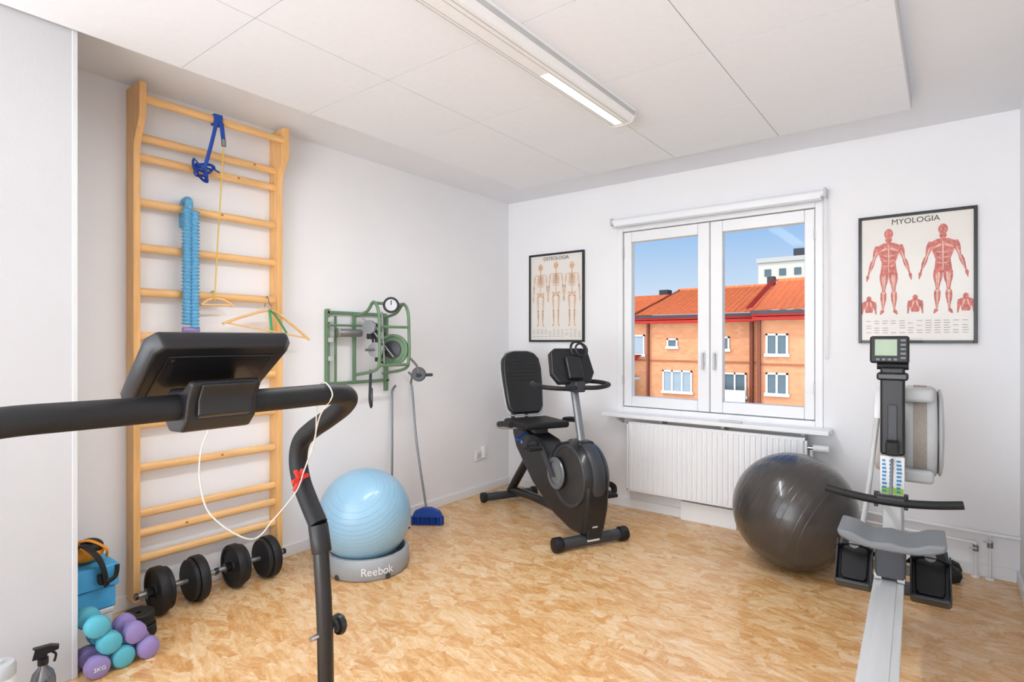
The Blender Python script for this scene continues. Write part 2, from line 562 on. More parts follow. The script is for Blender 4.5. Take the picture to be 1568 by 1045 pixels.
# ------------------------------------------------------------ posters
JIT = [0]
def fig_poly(bm, pts, y):
    JIT[0] = (JIT[0]+1) % 60
    yy = y-JIT[0]*1.2e-5
    vs = [bm.verts.new((p[0], yy, p[1])) for p in pts]
    bm.faces.new(vs)

def limb(bm, a, b, wa, wb, y, n=6):
    a = Vector(a); b = Vector(b)
    d = (b-a).normalized()
    q = Vector((-d.y, d.x))
    lft = []; rgt = []
    for i in range(n+1):
        t = i/n
        wd = (wa*(1-t)+wb*t)*(0.72+0.55*math.sin(math.pi*min(1, t*1.25+.08)))/1.1
        wd = max(wd, .0004)
        c = a+(b-a)*t
        lft.append(c+q*wd); rgt.append(c-q*wd)
    JIT[0] = (JIT[0]+1) % 60
    yy = y-JIT[0]*1.2e-5
    L = [bm.verts.new((p.x, yy, p.y)) for p in lft]
    R = [bm.verts.new((p.x, yy, p.y)) for p in rgt]
    for i in range(n):
        bm.faces.new((L[i], L[i+1], R[i+1], R[i]))

def disc(bm, c, rx, rz, y, n=18):
    fig_poly(bm, [(c[0]+rx*math.cos(2*math.pi*i/n), c[1]+rz*math.sin(2*math.pi*i/n)) for i in range(n)], y)

def flatfinish(nm, bm, m, parent):
    for f in bm.faces:
        f.normal_update()
        if f.normal.y > 0:
            f.normal_flip()
    me = bpy.data.meshes.new(nm)
    bm.to_mesh(me); bm.free()
    me.materials.append(m)
    ob = bpy.data.objects.new(nm, me)
    COL.objects.link(ob)
    ob.parent = parent
    ob.matrix_parent_inverse = Matrix.Translation(-Vector(parent.location))

def muscle_figure(parent, nm, cx, z0, h, y, mA, mB, arms=.88):
    u = h/7.6
    bm = bmesh.new()
    zt = z0+h
    disc(bm, (cx, zt-.5*u), .33*u, .46*u, y)
    limb(bm, (cx, zt-.8*u), (cx, zt-1.4*u), .2*u, .25*u, y)
    fig_poly(bm, [(cx-.88*u, zt-1.55*u), (cx-.35*u, zt-1.28*u), (cx+.35*u, zt-1.28*u), (cx+.88*u, zt-1.55*u), (cx+.72*u, zt-2.3*u),
                  (cx+.5*u, zt-3.0*u), (cx+.6*u, zt-3.9*u), (cx, zt-4.15*u), (cx-.6*u, zt-3.9*u), (cx-.5*u, zt-3.0*u), (cx-.72*u, zt-2.3*u)], y)
    for s in (-1, 1):
        limb(bm, (cx+s*.8*u, zt-1.5*u), (cx+s*1.3*u*arms, zt-2.9*u), .22*u, .15*u, y-.0001)
        limb(bm, (cx+s*1.3*u*arms, zt-2.8*u), (cx+s*1.75*u*arms, zt-4.1*u), .17*u, .08*u, y-.0001)
        limb(bm, (cx+s*1.75*u*arms, zt-4.05*u), (cx+s*1.85*u*arms, zt-4.6*u), .12*u, .06*u, y-.0001)
        limb(bm, (cx+s*.33*u, zt-3.8*u), (cx+s*.38*u, zt-5.7*u), .33*u, .17*u, y-.0001)
        limb(bm, (cx+s*.38*u, zt-5.6*u), (cx+s*.42*u, zt-7.3*u), .24*u, .09*u, y-.0001)
        limb(bm, (cx+s*.42*u, zt-7.2*u), (cx+s*.62*u, zt-7.55*u), .13*u, .1*u, y-.0001)
    flatfinish(nm, bm, mA, parent)
    bm = bmesh.new()
    y2 = y-.0011
    limb(bm, (cx, zt-1.5*u), (cx, zt-3.9*u), .05*u, .05*u, y2)
    for k in range(3):
        for s in (-1, 1):
            limb(bm, (cx+s*.1*u, zt-(2.45+.45*k)*u), (cx+s*.42*u, zt-(2.35+.45*k)*u), .04*u, .03*u, y2)
    for s in (-1, 1):
        limb(bm, (cx+s*.12*u, zt-1.75*u), (cx+s*.7*u, zt-2.05*u), .09*u, .05*u, y2)
        limb(bm, (cx+s*.28*u, zt-4.1*u), (cx+s*.34*u, zt-5.5*u), .08*u, .05*u, y2)
        limb(bm, (cx+s*.45*u, zt-4.2*u), (cx+s*.42*u, zt-5.4*u), .05*u, .03*u, y2)
        limb(bm, (cx+s*.38*u, zt-5.8*u), (cx+s*.40*u, zt-7.2*u), .07*u, .04*u, y2)
        disc(bm, (cx+s*.38*u, zt-5.68*u), .12*u, .14*u, y2)
        limb(bm, (cx+s*1.02*u*arms, zt-2.0*u), (cx+s*1.6*u*arms, zt-3.8*u), .05*u, .04*u, y2)
        disc(bm, (cx+s*.14*u, zt-.45*u), .06*u, .04*u, y2)
    flatfinish(nm+'_tendons', bm, mB, parent)

def skeleton_figure(parent, nm, cx, z0, h, y):
    u = h/7.6
    zt = z0+h
    bm = bmesh.new()
    disc(bm, (cx, zt-.45*u), .34*u, .43*u, y)
    limb(bm, (cx, zt-.85*u), (cx, zt-3.9*u), .09*u, .11*u, y)
    for k in range(7):
        for s in (-1, 1):
            wd = (.45+.16*math.sin(k/6*math.pi))*u
            limb(bm, (cx, zt-(1.5+.2*k)*u), (cx+s*wd, zt-(1.62+.2*k)*u), .055*u, .05*u, y-.0002)
    for s in (-1, 1):
        limb(bm, (cx, zt-1.38*u), (cx+s*.8*u, zt-1.42*u), .06*u, .06*u, y-.0002)
        limb(bm, (cx, zt-3.9*u), (cx+s*.52*u, zt-3.55*u), .2*u, .2*u, y-.0002)
        limb(bm, (cx+s*.8*u, zt-1.45*u), (cx+s*.95*u, zt-2.9*u), .1*u, .08*u, y-.0002)
        limb(bm, (cx+s*.95*u, zt-2.9*u), (cx+s*1.05*u, zt-4.1*u), .1*u, .08*u, y-.0002)
        limb(bm, (cx+s*1.05*u, zt-4.1*u), (cx+s*1.05*u, zt-4.65*u), .13*u, .06*u, y-.0002)
        limb(bm, (cx+s*.42*u, zt-4.0*u), (cx+s*.34*u, zt-5.7*u), .13*u, .11*u, y-.0002)
        limb(bm, (cx+s*.34*u, zt-5.7*u), (cx+s*.32*u, zt-7.3*u), .12*u, .09*u, y-.0002)
        limb(bm, (cx+s*.32*u, zt-7.3*u), (cx+s*.48*u, zt-7.55*u), .11*u, .1*u, y-.0002)
    flatfinish(nm, bm, M_bone, parent)
    bm = bmesh.new()
    y2 = y-.0011
    for s in (-1, 1):
        disc(bm, (cx+s*.14*u, zt-.45*u), .07*u, .07*u, y2)
        disc(bm, (cx+s*.36*u, zt-4.0*u), .09*u, .09*u, y2)
        disc(bm, (cx+s*.34*u, zt-5.7*u), .09*u, .1*u, y2)
        limb(bm, (cx+s*.95*u, zt-2.7*u), (cx+s*.96*u, zt-3.05*u), .07*u, .07*u, y2)
        limb(bm, (cx+s*.32*u, zt-5.9*u), (cx+s*.31*u, zt-7.2*u), .025*u, .02*u, y2)
        for k in range(5):
            limb(bm, (cx+s*.1*u, zt-(1.6+.2*k)*u), (cx+s*.4*u, zt-(1.68+.2*k)*u), .02*u, .02*u, y2)
    disc(bm, (cx, zt-.68*u), .12*u, .03*u, y2)
    limb(bm, (cx, zt-1.4*u), (cx, zt-2.5*u), .05*u, .04*u, y2)
    flatfinish(nm+'_joints', bm, M_boned, parent)

def poster(name, x0, x1, z0, z1):
    g = group(name, ((x0+x1)/2, YB, (z0+z1)/2))
    fw = .017
    boxes('frame', [((x0, YB-.022, z0), (x0+fw, YB, z1)), ((x1-fw, YB-.022, z0), (x1, YB, z1)),
                    ((x0+fw, YB-.022, z0), (x1-fw, YB, z0+fw)), ((x0+fw, YB-.022, z1-fw), (x1-fw, YB, z1))], M_satin, g, .002)
    box('paper', (x0+fw, YB-.012, z0+fw), (x1-fw, YB-.002, z1-fw), M_paper, g)
    return g
yp = YB-.0128
def captions(g, x0, n, zt, rows):
    bm = bmesh.new()
    for i in range(n):
        for k in range(rows):
            if random.random() < .85:
                xx = x0+i*.042; zz = zt-k*.014
                fig_poly(bm, [(xx, zz), (xx+.03*random.uniform(.6, 1), zz), (xx+.028, zz-.004), (xx, zz-.004)], yp)
    flatfinish('captions', bm, M_inkl, g)
g = poster('anatomy_poster', .242, .801, 1.300, 2.065)
text('title', 'OSTEOLOGIA', (.522, yp, 2.018), (math.radians(90), 0, 0), .042, M_ink, g)
for i, cx in enumerate((.362, .522, .682)):
    skeleton_figure(g, 'skeleton_%d' % i, cx, 1.43, .55 if i != 1 else .56, yp)
captions(g, .28, 12, 1.405, 5)
g = poster('anatomy_poster', 2.745, 3.313, 1.295, 2.065)
text('title', 'MYOLOGIA', (3.03, yp, 2.018), (math.radians(90), 0, 0), .045, M_ink, g)
muscle_figure(g, 'muscle_figure_front', 2.90, 1.465, .52, yp, M_musc, M_muscl)
muscle_figure(g, 'muscle_figure_rear', 3.16, 1.465, .52, yp, M_musc, M_muscl)
bm = bmesh.new(); bm2 = bmesh.new()
for cx in (2.800, 3.03, 3.262):
    disc(bm, (cx, 1.565), .013, .016, yp)
    fig_poly(bm, [(cx-.03, 1.545), (cx-.012, 1.556), (cx+.012, 1.556), (cx+.03, 1.545), (cx+.024, 1.515), (cx+.018, 1.48), (cx-.018, 1.48), (cx-.024, 1.515)], yp-.0002)
    for s in (-1, 1):
        limb(bm, (cx+s*.028, 1.545), (cx+s*.036, 1.47), .008, .005, yp-.0002)
        limb(bm2, (cx+s*.006, 1.545), (cx+s*.018, 1.50), .004, .003, yp-.0011)
flatfinish('muscle_details', bm, M_musc, g)
flatfinish('muscle_details_light', bm2, M_muscl, g)
captions(g, 2.785, 12, 1.43, 6)

# ------------------------------------------------------------ ceiling lamp
g = group('fluorescent_ceiling_lamp', (1.825, 1.8, 2.5))
LY0, LY1 = .9, 2.70
prof = [(-.08, 0), (-.078, -.03), (-.062, -.06), (-.03, -.068), (.03, -.068), (.062, -.06), (.078, -.03), (.08, 0)]
prism('housing', [(-.06, .0), (-.06, -.02), (.06, -.02), (.06, 0)], (1.825, (LY0+LY1)/2, 2.505), (1, 0, 0), (0, 0, 1), (0, 1, 0), LY1-LY0-.02, M_white, g)
prism('diffuser', prof, (1.825, (LY0+LY1)/2, 2.504), (1, 0, 0), (0, 0, 1), (0, 1, 0), LY1-LY0-.03, M_lampd, g)
for i, yy in enumerate((LY0+.006, LY1-.006)):
    prism('end_cap_%d' % i, [(a*1.03, b*1.03) for a, b in prof], (1.825, yy, 2.504), (1, 0, 0), (0, 0, 1), (0, 1, 0), .014, M_white, g)
for i, dx in enumerate((-.046, -.028, .028, .046)):
    box('prism_rib_%d' % i, (1.825+dx-.002, LY0+.02, 2.4345 if abs(dx) < .04 else 2.438), (1.825+dx+.002, LY1-.02, 2.45), M_lgrey, g, .001)
for i, dx in enumerate((-.070, .070)):
    box('side_rail_%d' % i, (1.825+dx-.012, LY0+.01, 2.47), (1.825+dx+.012, LY1-.01, 2.49), M_lgrey, g, .003)
box('glint_strip', (1.804, 1.98, 2.4345), (1.846, LY1-.04, 2.438), M_glint, g)  # reflection on the far half, put on as an emissive strip

# ------------------------------------------------------------ wall bars
g = group('wall_bars', (.05, 1.42, .05))
def upright(nm, y0):
    prism(nm, [(0.0, .05), (.092, .05), (.092, 2.23), (.10, 2.27), (.155, 2.36), (.165, 2.39), (.165, 2.535), (0.0, 2.535)],
          (0, y0+.0155, 0), (1, 0, 0), (0, 0, 1), (0, 1, 0), .031, M_pinev, g, .003)
upright('upright_a', 1.04)
upright('upright_b', 1.776)
rungs = [(.14, 2.465), (.055, 2.303), (.055, 2.205), (.055, 1.985), (.055, 1.765), (.055, 1.547), (.055, 1.33), (.055, 1.115),
         (.055, .90), (.055, .688), (.055, .465), (.055, .368), (.055, .245)]
for i, (x, z) in enumerate(rungs):
    bm = bmesh.new()
    n = 20
    a = []; b = []
    for q in range(n):
        an = 2*math.pi*q/n
        a.append(bm.verts.new((x+.015*math.cos(an), 1.068, z+.021*math.sin(an))))
        b.append(bm.verts.new((x+.015*math.cos(an), 1.779, z+.021*math.sin(an))))
    for q in range(n):
        bm.faces.new((a[q], a[(q+1) % n], b[(q+1) % n], b[q]))
    bm.faces.new(a); bm.faces.new(b)
    finish('rung_%d' % i, bm, M_pine, g)
    if i in (1, 2, 3, 5, 9, 11):
        ell('knot_%d' % i, (x+.0125, 1.2+.09*((i*5) % 6), z+.004), (.004, .009, .006), M_knot, g, n=16)

g = group('exercise_strap', (.14, 1.41, 2.4))
box('loop_wrap', (.118, 1.385, 2.437), (.162, 1.43, 2.493), M_blue, g, .004)
tube('band_a', [(.165, 1.395, 2.45), (.15, 1.375, 2.33), (.13, 1.35, 2.2)], .010, M_blue, g, flat=.002)
tube('band_b', [(.165, 1.42, 2.45), (.165, 1.425, 2.40), (.165, 1.43, 2.36)], .012, M_blue, g, flat=.003)
cyl('buckle', (.165, 1.43, 2.365), (.165, 1.432, 2.33), .012, M_steel, g)
random.seed(2)
for k in range(5):
    c = Vector((.115, 1.34+random.uniform(-.015, .02), 2.19+random.uniform(-.03, .02)))
    an = random.uniform(0, 3)
    pts = [c+Vector((.012*math.sin(t*2+k), .045*math.cos(t)*math.cos(an)-.02*math.sin(t)*math.sin(an), .045*math.cos(t)*math.sin(an)+.02*math.sin(t)*math.cos(an))) for t in [i*math.pi/4 for i in range(8)]]
    tube('knot_loop_%d' % k, pts, .009, M_blue, g, cyclic=True, flat=.003)
tube('tail', [(.12, 1.35, 2.2), (.12, 1.40, 2.21), (.12, 1.43, 2.2)], .008, M_blue, g, flat=.003)
g = group('elastic_cord', (.12, 1.42, 2.0))
tube('cord', [(.165, 1.431, 2.327), (.15, 1.424, 2.1), (.12, 1.42, 1.8), (.10, 1.415, 1.52)], .0035, M_yellow, g)

g = group('resistance_band', (.09, 1.3, 1.7))
def ruffle(nm, yc, z0, z1, xc):
    prof = [(0, 0)]
    n = 34
    for i in range(n):
        prof += [(.017, (i+.1)/n*(z1-z0)), (.026, (i+.5)/n*(z1-z0)), (.017, (i+.9)/n*(z1-z0))]
    prof += [(0, z1-z0)]
    lathe(nm, prof, (xc, yc, z0), (0, 0, 1), M_lblue, g, n=20, angle=70)
ruffle('sleeve_a', 1.277, 1.39, 1.99, .10)
ruffle('sleeve_b', 1.312, 1.37, 1.98, .105)
tube('over_rung', [(.10, 1.285, 1.97), (.09, 1.29, 2.02), (.055, 1.295, 2.035), (.02, 1.295, 2.01), (.016, 1.295, 1.90)], .02, M_lblue, g)
cyl('grip', (.105, 1.255, 1.365), (.105, 1.335, 1.365), .016, M_purple, g, rnd=.004)
tube('webbing', [(.105, 1.275, 1.37), (.105, 1.275, 1.33), (.105, 1.315, 1.33), (.105, 1.315, 1.37)], .006, M_dark, g)

M_gf = mat('green_fabric', C(70, 160, 100), .7)
def hanger(P0, PL, PR, hook_z, strap=False):
    g = group('wooden_clothes_hanger', P0)
    P0 = Vector(P0); PL = Vector(PL); PR = Vector(PR)
    tube('shoulders', [PL, PL*.55+P0*.45+Vector((0, 0, .012)), P0+Vector((0, 0, .004)), PR*.55+P0*.45+Vector((0, 0, .012)), PR], .011, M_pine, g, flat=.007)
    tube('trouser_bar', [PL*.93+P0*.07, PR*.93+P0*.07], .005, M_pine, g, smooth=False)
    tube('hook', [P0, P0+Vector((0, 0, .03)), P0+Vector((-.02, 0, .045)), P0+Vector((-.05, 0, hook_z)), P0+Vector((-.075, 0, .03))], .0025, M_steel, g)
    if strap:
        tube('green_strap', [P0+Vector((.012, -.02, .01)), P0+Vector((.016, .02, -.03)), P0+Vector((.02, .08, -.12))], .014, M_gf, g, flat=.003)
        tube('green_strap_b', [P0+Vector((.012, -.02, .01)), P0+Vector((.014, -.01, -.09)), P0+Vector((.014, .0, -.14))], .008, M_gf, g, flat=.003)
hanger((.125, 1.72, 1.475), (.14, 1.44, 1.40), (.14, 1.95, 1.315), .09, True)
hanger((.085, 1.425, 1.53), (.10, 1.345, 1.495), (.10, 1.51, 1.50), .04)

# ------------------------------------------------------------ iron dumbbells
def iron_dumbbell(ya, yb, x, r, lean=0.0):
    g = group('adjustable_dumbbell', (x, (ya+yb)/2, 0))
    cyl('bar', (x, ya-.095, r), (x+lean, yb+.095, r), .0125, M_steel, g)
    for i, (yy, s) in enumerate(((ya, -1), (yb, 1))):
        xx = x+(lean if i else 0)
        lathe('plate_outer_%d' % i, [(.0, -.022), (.03, -.022), (.035, -.014), (r*.78, -.014), (r*.84, -.022), (r*.97, -.022), (r, -.016), (r, .016), (r*.97, .022), (r*.84, .022), (r*.78, .014), (.035, .014), (.03, .022), (0, .022)], (xx, yy, r), (0, 1, 0), M_dark, g)
        lathe('plate_inner_%d' % i, [(.0, -.012), (.03, -.012), (r*.86, -.012), (r*.9, -.008), (r*.9, .008), (r*.86, .012), (0, .012)], (xx, yy-s*.034, r), (0, 1, 0), M_dark, g)
        cyl('collar_%d' % i, (xx, yy+s*.024, r), (xx, yy+s*.05, r), .026, M_satin, g, n=8)
        cyl('end_nut_%d' % i, (xx, yy+s*.085, r), (xx, yy+s*.098, r), .016, M_satin, g)
iron_dumbbell(1.115, 1.295, .175, .112)
iron_dumbbell(1.487, 1.667, .165, .112, .02)

def small_dumbbell(x, yy, z, m, r=.042, L=.17, dy=0.0):
    g = group('vinyl_dumbbell', (x, yy, z))
    ax = Vector((-1, dy, 0)).normalized()
    p = Vector((x, yy, z))
    def head(nm, d0):
        lathe(nm, [(0, 0), (r*.6, 0), (r*.9, .006), (r, .016), (r, .044), (r*.88, .054), (r*.5, .06), (0, .06)], p+ax*d0, ax, m, g, n=32)
    head('head_a', 0); head('head_b', L-.06)
    cyl('grip', p+ax*.05, p+ax*(L-.05), .016, m, g)
    return g
for (x, yy, z, m_) in ((.585, .760, .042, M_purple), (.575, .848, .042, M_teal), (.58, .936, .042, M_purple),
                       (.575, .803, .115, M_teal), (.565, .893, .115, M_purple), (.565, .765, .19, M_teal)):
    small_dumbbell(x, yy, z, m_)
text('weight_mark', '3KG', (.5865, .760, .042), (math.radians(90), 0, math.radians(90)), .022, M_white, bpy.data.objects['vinyl_dumbbell'])

g = group('storage_box', (.16, .83, 0))
box('body', (.05, .735, 0), (.26, .905, .13), M_white, g, .006)
box('lid', (.046, .731, .118), (.264, .909, .14), M_white, g, .005)
g = group('yoga_block', (.16, .83, .14))
box('block', (.06, .735, .14), (.265, .915, .233), M_foam, g, .008)
g = group('yoga_block', (.16, .83, .234))
box('block', (.065, .735, .234), (.275, .925, .33), M_foam, g, .008)
g = group('gym_bag', (.17, .82, .33))
ell('body', (.16, .825, .378), (.075, .075, .045), M_orange, g)
ell('flap', (.17, .845, .398), (.06, .05, .035), M_dark, g)
tube('strap_a', [(.21, .78, .41), (.25, .80, .43), (.287, .84, .38), (.295, .86, .32), (.298, .87, .25)], .018, M_dark, g, flat=.005)
tube('strap_b', [(.16, .77, .42), (.20, .83, .435), (.22, .89, .39), (.2, .9, .35)], .012, M_orange, g, flat=.005)
tube('strap_c', [(.298, .845, .31), (.30, .85, .27), (.298, .9, .28), (.296, .91, .33)], .010, M_dark, g, flat=.004)
g = group('weight_plate_stack', (.34, .93, 0))
for i in range(4):
    lathe('plate_%d' % i, [(.012, 0), (.058, 0), (.062, .005), (.062, .022), (.058, .027), (.05, .024), (.012, .024), (.012, 0)], (.335+.004*(i % 2), .985-.003*i, i*.0275), (0, 0, 1), M_dark, g)

g = group('spray_bottle', (.64, .575, 0))
sx, sy = .64, .575
lathe('body', [(0, 0), (.033, 0), (.036, .005), (.036, .11), (.03, .135), (.014, .155), (.013, .17), (0, .17)], (sx, sy, 0), (0, 0, 1), M_smoke, g)
cyl('collar', (sx, sy, .165), (sx, sy, .187), .016, M_black, g)
prism('head', [(-.03, .187), (-.022, .222), (-.03, .228), (.02, .23), (.045, .222), (.045, .208), (.012, .2), (.012, .187)], (sx, sy, 0), (.3, .95, 0), (0, 0, 1), (.95, -.3, 0), .02, M_black, g, .003)
tube('trigger', [(sx+.006, sy+.02, .205), (sx+.01, sy+.034, .19), (sx+.008, sy+.03, .165)], .004, M_black, g)
cyl('dip_tube', (sx, sy, .01), (sx, sy, .17), .003, M_white, g)
g = group('hand_wipes_canister', (.70, .44, 0))
lathe('body', [(0, 0), (.045, 0), (.05, .005), (.05, .20), (.046, .21), (0, .21)], (.70, .44, 0), (0, 0, 1), M_white, g)
lathe('lid', [(.051, .205), (.051, .235), (.045, .245), (.02, .247), (.018, .255), (0, .255)], (.70, .44, 0), (0, 0, 1), M_lgrey, g)

# ------------------------------------------------------------ pulley apparatus
g = group('wall_mounted_pulley_ergometer', (.0, 2.4, 1.2))
def bar(nm, a, b, r=.011, m=M_green):
    return cyl(nm, a, b, r, m, g, n=12)
boxes('wall_frame', [((0, 2.147, 1.02), (.03, 2.172, 1.515)), ((0, 2.628, .955), (.03, 2.652, 1.48)),
                     ((.0, 2.15, 1.483), (.03, 2.64, 1.503)), ((.0, 2.15, 1.02), (.03, 2.66, 1.04))], M_green, g, .004)
boxes('mounting_rails', [((.031, 2.20, 1.03), (.045, 2.213, 1.47)), ((.031, 2.34, 1.03), (.055, 2.356, 1.5))], M_green, g, .002)
boxes('clips', [((.03, 2.155, 1.43), (.06, 2.175, 1.46)), ((.03, 2.155, 1.30), (.06, 2.175, 1.33)), ((.03, 2.155, 1.18), (.06, 2.175, 1.21))], M_lgrey, g, .002)
for k, yy in enumerate((2.35, 2.60)):
    tube('support_loop_%d' % k, [(.031, yy, 1.47), (.17, yy, 1.50), (.24, yy, 1.56), (.29, yy, 1.50), (.30, yy, 1.35), (.30, yy, 1.20), (.26, yy, 1.12), (.031, yy, 1.08)], .0105, M_green, g)
bar('cross_bar_top', (.24, 2.35, 1.555), (.24, 2.60, 1.555), .010)
bar('cross_bar_mid', (.30, 2.35, 1.40), (.30, 2.60, 1.40), .009)
bar('cross_bar_low', (.30, 2.35, 1.15), (.30, 2.60, 1.15), .010)
bar('frame_cross', (.05, 2.15, 1.41), (.05, 2.62, 1.41), .007)
bar('axle', (.20, 2.32, 1.25), (.20, 2.64, 1.25), .009, M_steel)
lathe('flywheel', [(.0, -.014), (.02, -.014), (.03, -.006), (.085, -.006), (.09, -.014), (.105, -.014), (.105, .014), (.09, .014), (.085, .006), (.03, .006), (0, .014)], (.21, 2.54, 1.25), (.45, -.89, 0), M_green, g)
lathe('flywheel_hub', [(0, 0), (.06, 0), (.06, .01), (.02, .018), (0, .018)], (.217, 2.526, 1.25), (.45, -.89, 0), M_dgrey, g)
lathe('pulley_small', [(0, -.012), (.05, -.012), (.04, 0), (.05, .012), (0, .012)], (.20, 2.40, 1.25), (.45, -.89, 0), M_chrome, g)
lathe('pulley_upper', [(0, -.012), (.045, -.012), (.035, 0), (.045, .012), (0, .012)], (.16, 2.38, 1.40), (.45, -.89, 0), M_steel, g)
lathe('gauge', [(0, -.02), (.045, -.02), (.053, -.01), (.053, .012), (.045, .016), (.043, .01), (0, .01)], (.27, 2.47, 1.545), (.8, -.6, 0), M_dgrey, g)
lathe('gauge_dial', [(.038, 0), (.0, .001)], (.279, 2.463, 1.545), (.8, -.6, 0), M_dia, g)
box('gauge_needle', (-.001, -.003, 0), (.001, .003, .03), M_black, g, M=Matrix.Translation((.282, 2.461, 1.545)) @ Matrix.Rotation(math.radians(-37), 4, 'Z'))
cyl('resistance_unit', (.08, 2.20, 1.36), (.10, 2.36, 1.36), .026, M_steel, g, rnd=.005)
cyl('resistance_cap', (.08, 2.185, 1.36), (.082, 2.20, 1.36), .032, M_chrome, g)
boxes('brake_block', [((.09, 2.41, 1.32), (.13, 2.47, 1.43)), ((.15, 2.43, 1.17), (.18, 2.45, 1.38))], M_dgrey, g, .006)
bar('lever_rod', (.12, 2.36, 1.46), (.26, 2.50, 1.20), .006, M_steel)
bar('lever_rod_b', (.24, 2.42, 1.50), (.24, 2.44, 1.15), .006, M_steel)
tube('belt', [(.215, 2.47, 1.345), (.20, 2.45, 1.38), (.17, 2.42, 1.42), (.16, 2.40, 1.36), (.18, 2.43, 1.2), (.215, 2.48, 1.15)], .007, M_dark, g)
tube('hanging_strap', [(.20, 2.36, 1.12), (.20, 2.355, 1.0), (.205, 2.35, .92), (.20, 2.37, .88), (.19, 2.38, 1.0)], .012, M_dgrey, g, flat=.003)
tube('lever', [(.30, 2.60, 1.20), (.31, 2.66, 1.14), (.31, 2.68, 1.08)], .008, M_steel, g)
lathe('lever_disc', [(0, -.01), (.045, -.01), (.05, 0), (.045, .01), (0, .01)], (.31, 2.68, 1.08), (.6, -.8, 0), M_dgrey, g)
cyl('lever_handle', (.31, 2.66, 1.075), (.36, 2.76, 1.075), .011, M_dgrey, g)

g = group('broom', (.2, 2.8, 0))
tube('handle', [(.24, 2.82, .11), (.12, 2.84, .55), (.05, 2.86, .93), (.035, 2.86, 1.0), (.06, 2.845, 1.05), (.05, 2.82, 1.08)], .008, M_steel, g)
bu = Vector((.83, .56, 0)); bv = Vector((.56, -.83, 0)); bc = Vector((.25, 2.82, 0))
prism('head', [(-.11, .055), (.11, .055), (.09, .10), (.03, .125), (-.03, .125), (-.09, .10)], bc, bu, (0, 0, 1), bv, .04, M_blue, g, .006)
bm = bmesh.new()
for i in range(22):
    for j in range(4):
        c = bc+bu*(-.105+.01*i)+bv*(-.018+.012*j)
        add_box(bm, (-.003, -.003, 0), (.003, .003, .06), Matrix.Translation(c+Vector((random.uniform(-.006, .006), random.uniform(-.006, .006), .002))))
finish('bristles', bm, M_blue, g)
g = group('dustpan', (.10, 2.62, 0))
tube('handle', [(.10, 2.62, .09), (.07, 2.65, .5), (.035, 2.68, .88), (.025, 2.69, .95), (.05, 2.70, .99)], .008, M_steel, g)
prism('pan', [(-.09, 0), (.09, 0), (.08, .06), (.06, .10), (-.06, .10), (-.08, .06)], (.09, 2.62, 0.001), (.1, .99, 0), (0, 0, 1), (.99, -.1, 0), .05, M_blue, g, .006)
box('lip', (-.03, -.09, 0), (.07, .09, .008), M_blue, g, .002, M=Matrix.Translation((.13, 2.615, .001)) @ Matrix.Rotation(math.radians(-6), 4, 'Z'))

# ------------------------------------------------------------ blue ball on base
g = group('balance_ball_base', (.51, 2.095, 0))
bx, by = .515, 2.09
lathe('ring', [(0, .0), (.20, .0), (.222, .004), (.232, .02), (.236, .07), (.235, .105), (.228, .118), (.212, .12), (.205, .108), (.19, .05), (.15, .022), (0, .02)], (bx, by, 0), (0, 0, 1), M_basegrey, g, n=72)
dirc = Vector((3.171-bx, 0-by, 0)).normalized()
ang0 = math.atan2(dirc.y, dirc.x)+.22
for i, ch in enumerate('Reebok'):
    a = ang0+(i-2.5)*.125
    text('letter_%d' % i, ch, (bx+.2375*math.cos(a), by+.2375*math.sin(a), .056), (math.radians(90), 0, a+math.radians(90)), .06, M_white, g)
for i in range(5):
    a = ang0-1.0+i*1.25
    cyl('notch_%d' % i, (bx+.23*math.cos(a), by+.23*math.sin(a), .02), (bx+.2385*math.cos(a), by+.2385*math.sin(a), .02), .014, M_dgrey, g, n=12)
ob = ell('exercise_ball', (.505, 2.075, .302), (.262, .262, .272), M_ballb, n=96)
ob.rotation_euler = (math.radians(30), math.radians(25), 0)
ob = ell('exercise_ball', (2.474, 3.585, .328), (.331, .331, .328), M_balld, n=96)
ob.rotation_euler = (0, math.radians(20), math.radians(-15))

# ------------------------------------------------------------ exercise bike
g = group('recumbent_exercise_bike', (1.0, 3.35, 0))
BO = Vector((1.38, 3.16, 0)); BB = Vector((-.891, .454, 0)); BP = Vector((.454, .891, 0)); BZ = Vector((0, 0, 1))
def bk(b, p, z):
    return BO+BB*b+BP*p+BZ*z
BM = Matrix((( BB.x, BP.x, 0, BO.x), (BB.y, BP.y, 0, BO.y), (0, 0, 1, 0), (0, 0, 0, 1)))
cyl('front_stabilizer', bk(0, -.25, .047), bk(0, .25, .047), .035, M_dgrey, g, rnd=.006)
for i, s in enumerate((-1, 1)):
    cyl('stabilizer_cap_%d' % i, bk(0, s*.215, .047), bk(0, s*.275, .047), .046, M_dark, g, rnd=.008)
box('stabilizer_label', (-.037, -.05, .045), (-.034, .04, .06), M_white, g, M=BM)
box('front_post', (-.045, -.055, .055), (.05, .055, .26), M_black, g, .012, M=BM)
box('front_badge', (-.048, -.02, .13), (-.044, .02, .17), M_lgrey, g, .003, M=BM)
body = [(-.03, .08), (.13, .075), (.34, .12), (.66, .27), (.93, .48), (1.0, .60), (.97, .68), (.70, .63), (.52, .60), (.40, .52), (.30, .62), (.16, .65), (.04, .62), (-.05, .52), (-.09, .40), (-.08, .25)]
prism('body_shell', body, bk(0, 0, 0), BB, BZ, BP, .17, M_black, g, .028, 3)
lathe('flywheel_housing', [(0, -.088), (.15, -.088), (.17, -.094), (.205, -.09), (.225, -.06), (.23, 0), (.225, .06), (.205, .09), (.17, .094), (.15, .088), (0, .088)], bk(.13, 0, .43), BP, M_satin, g, n=64)
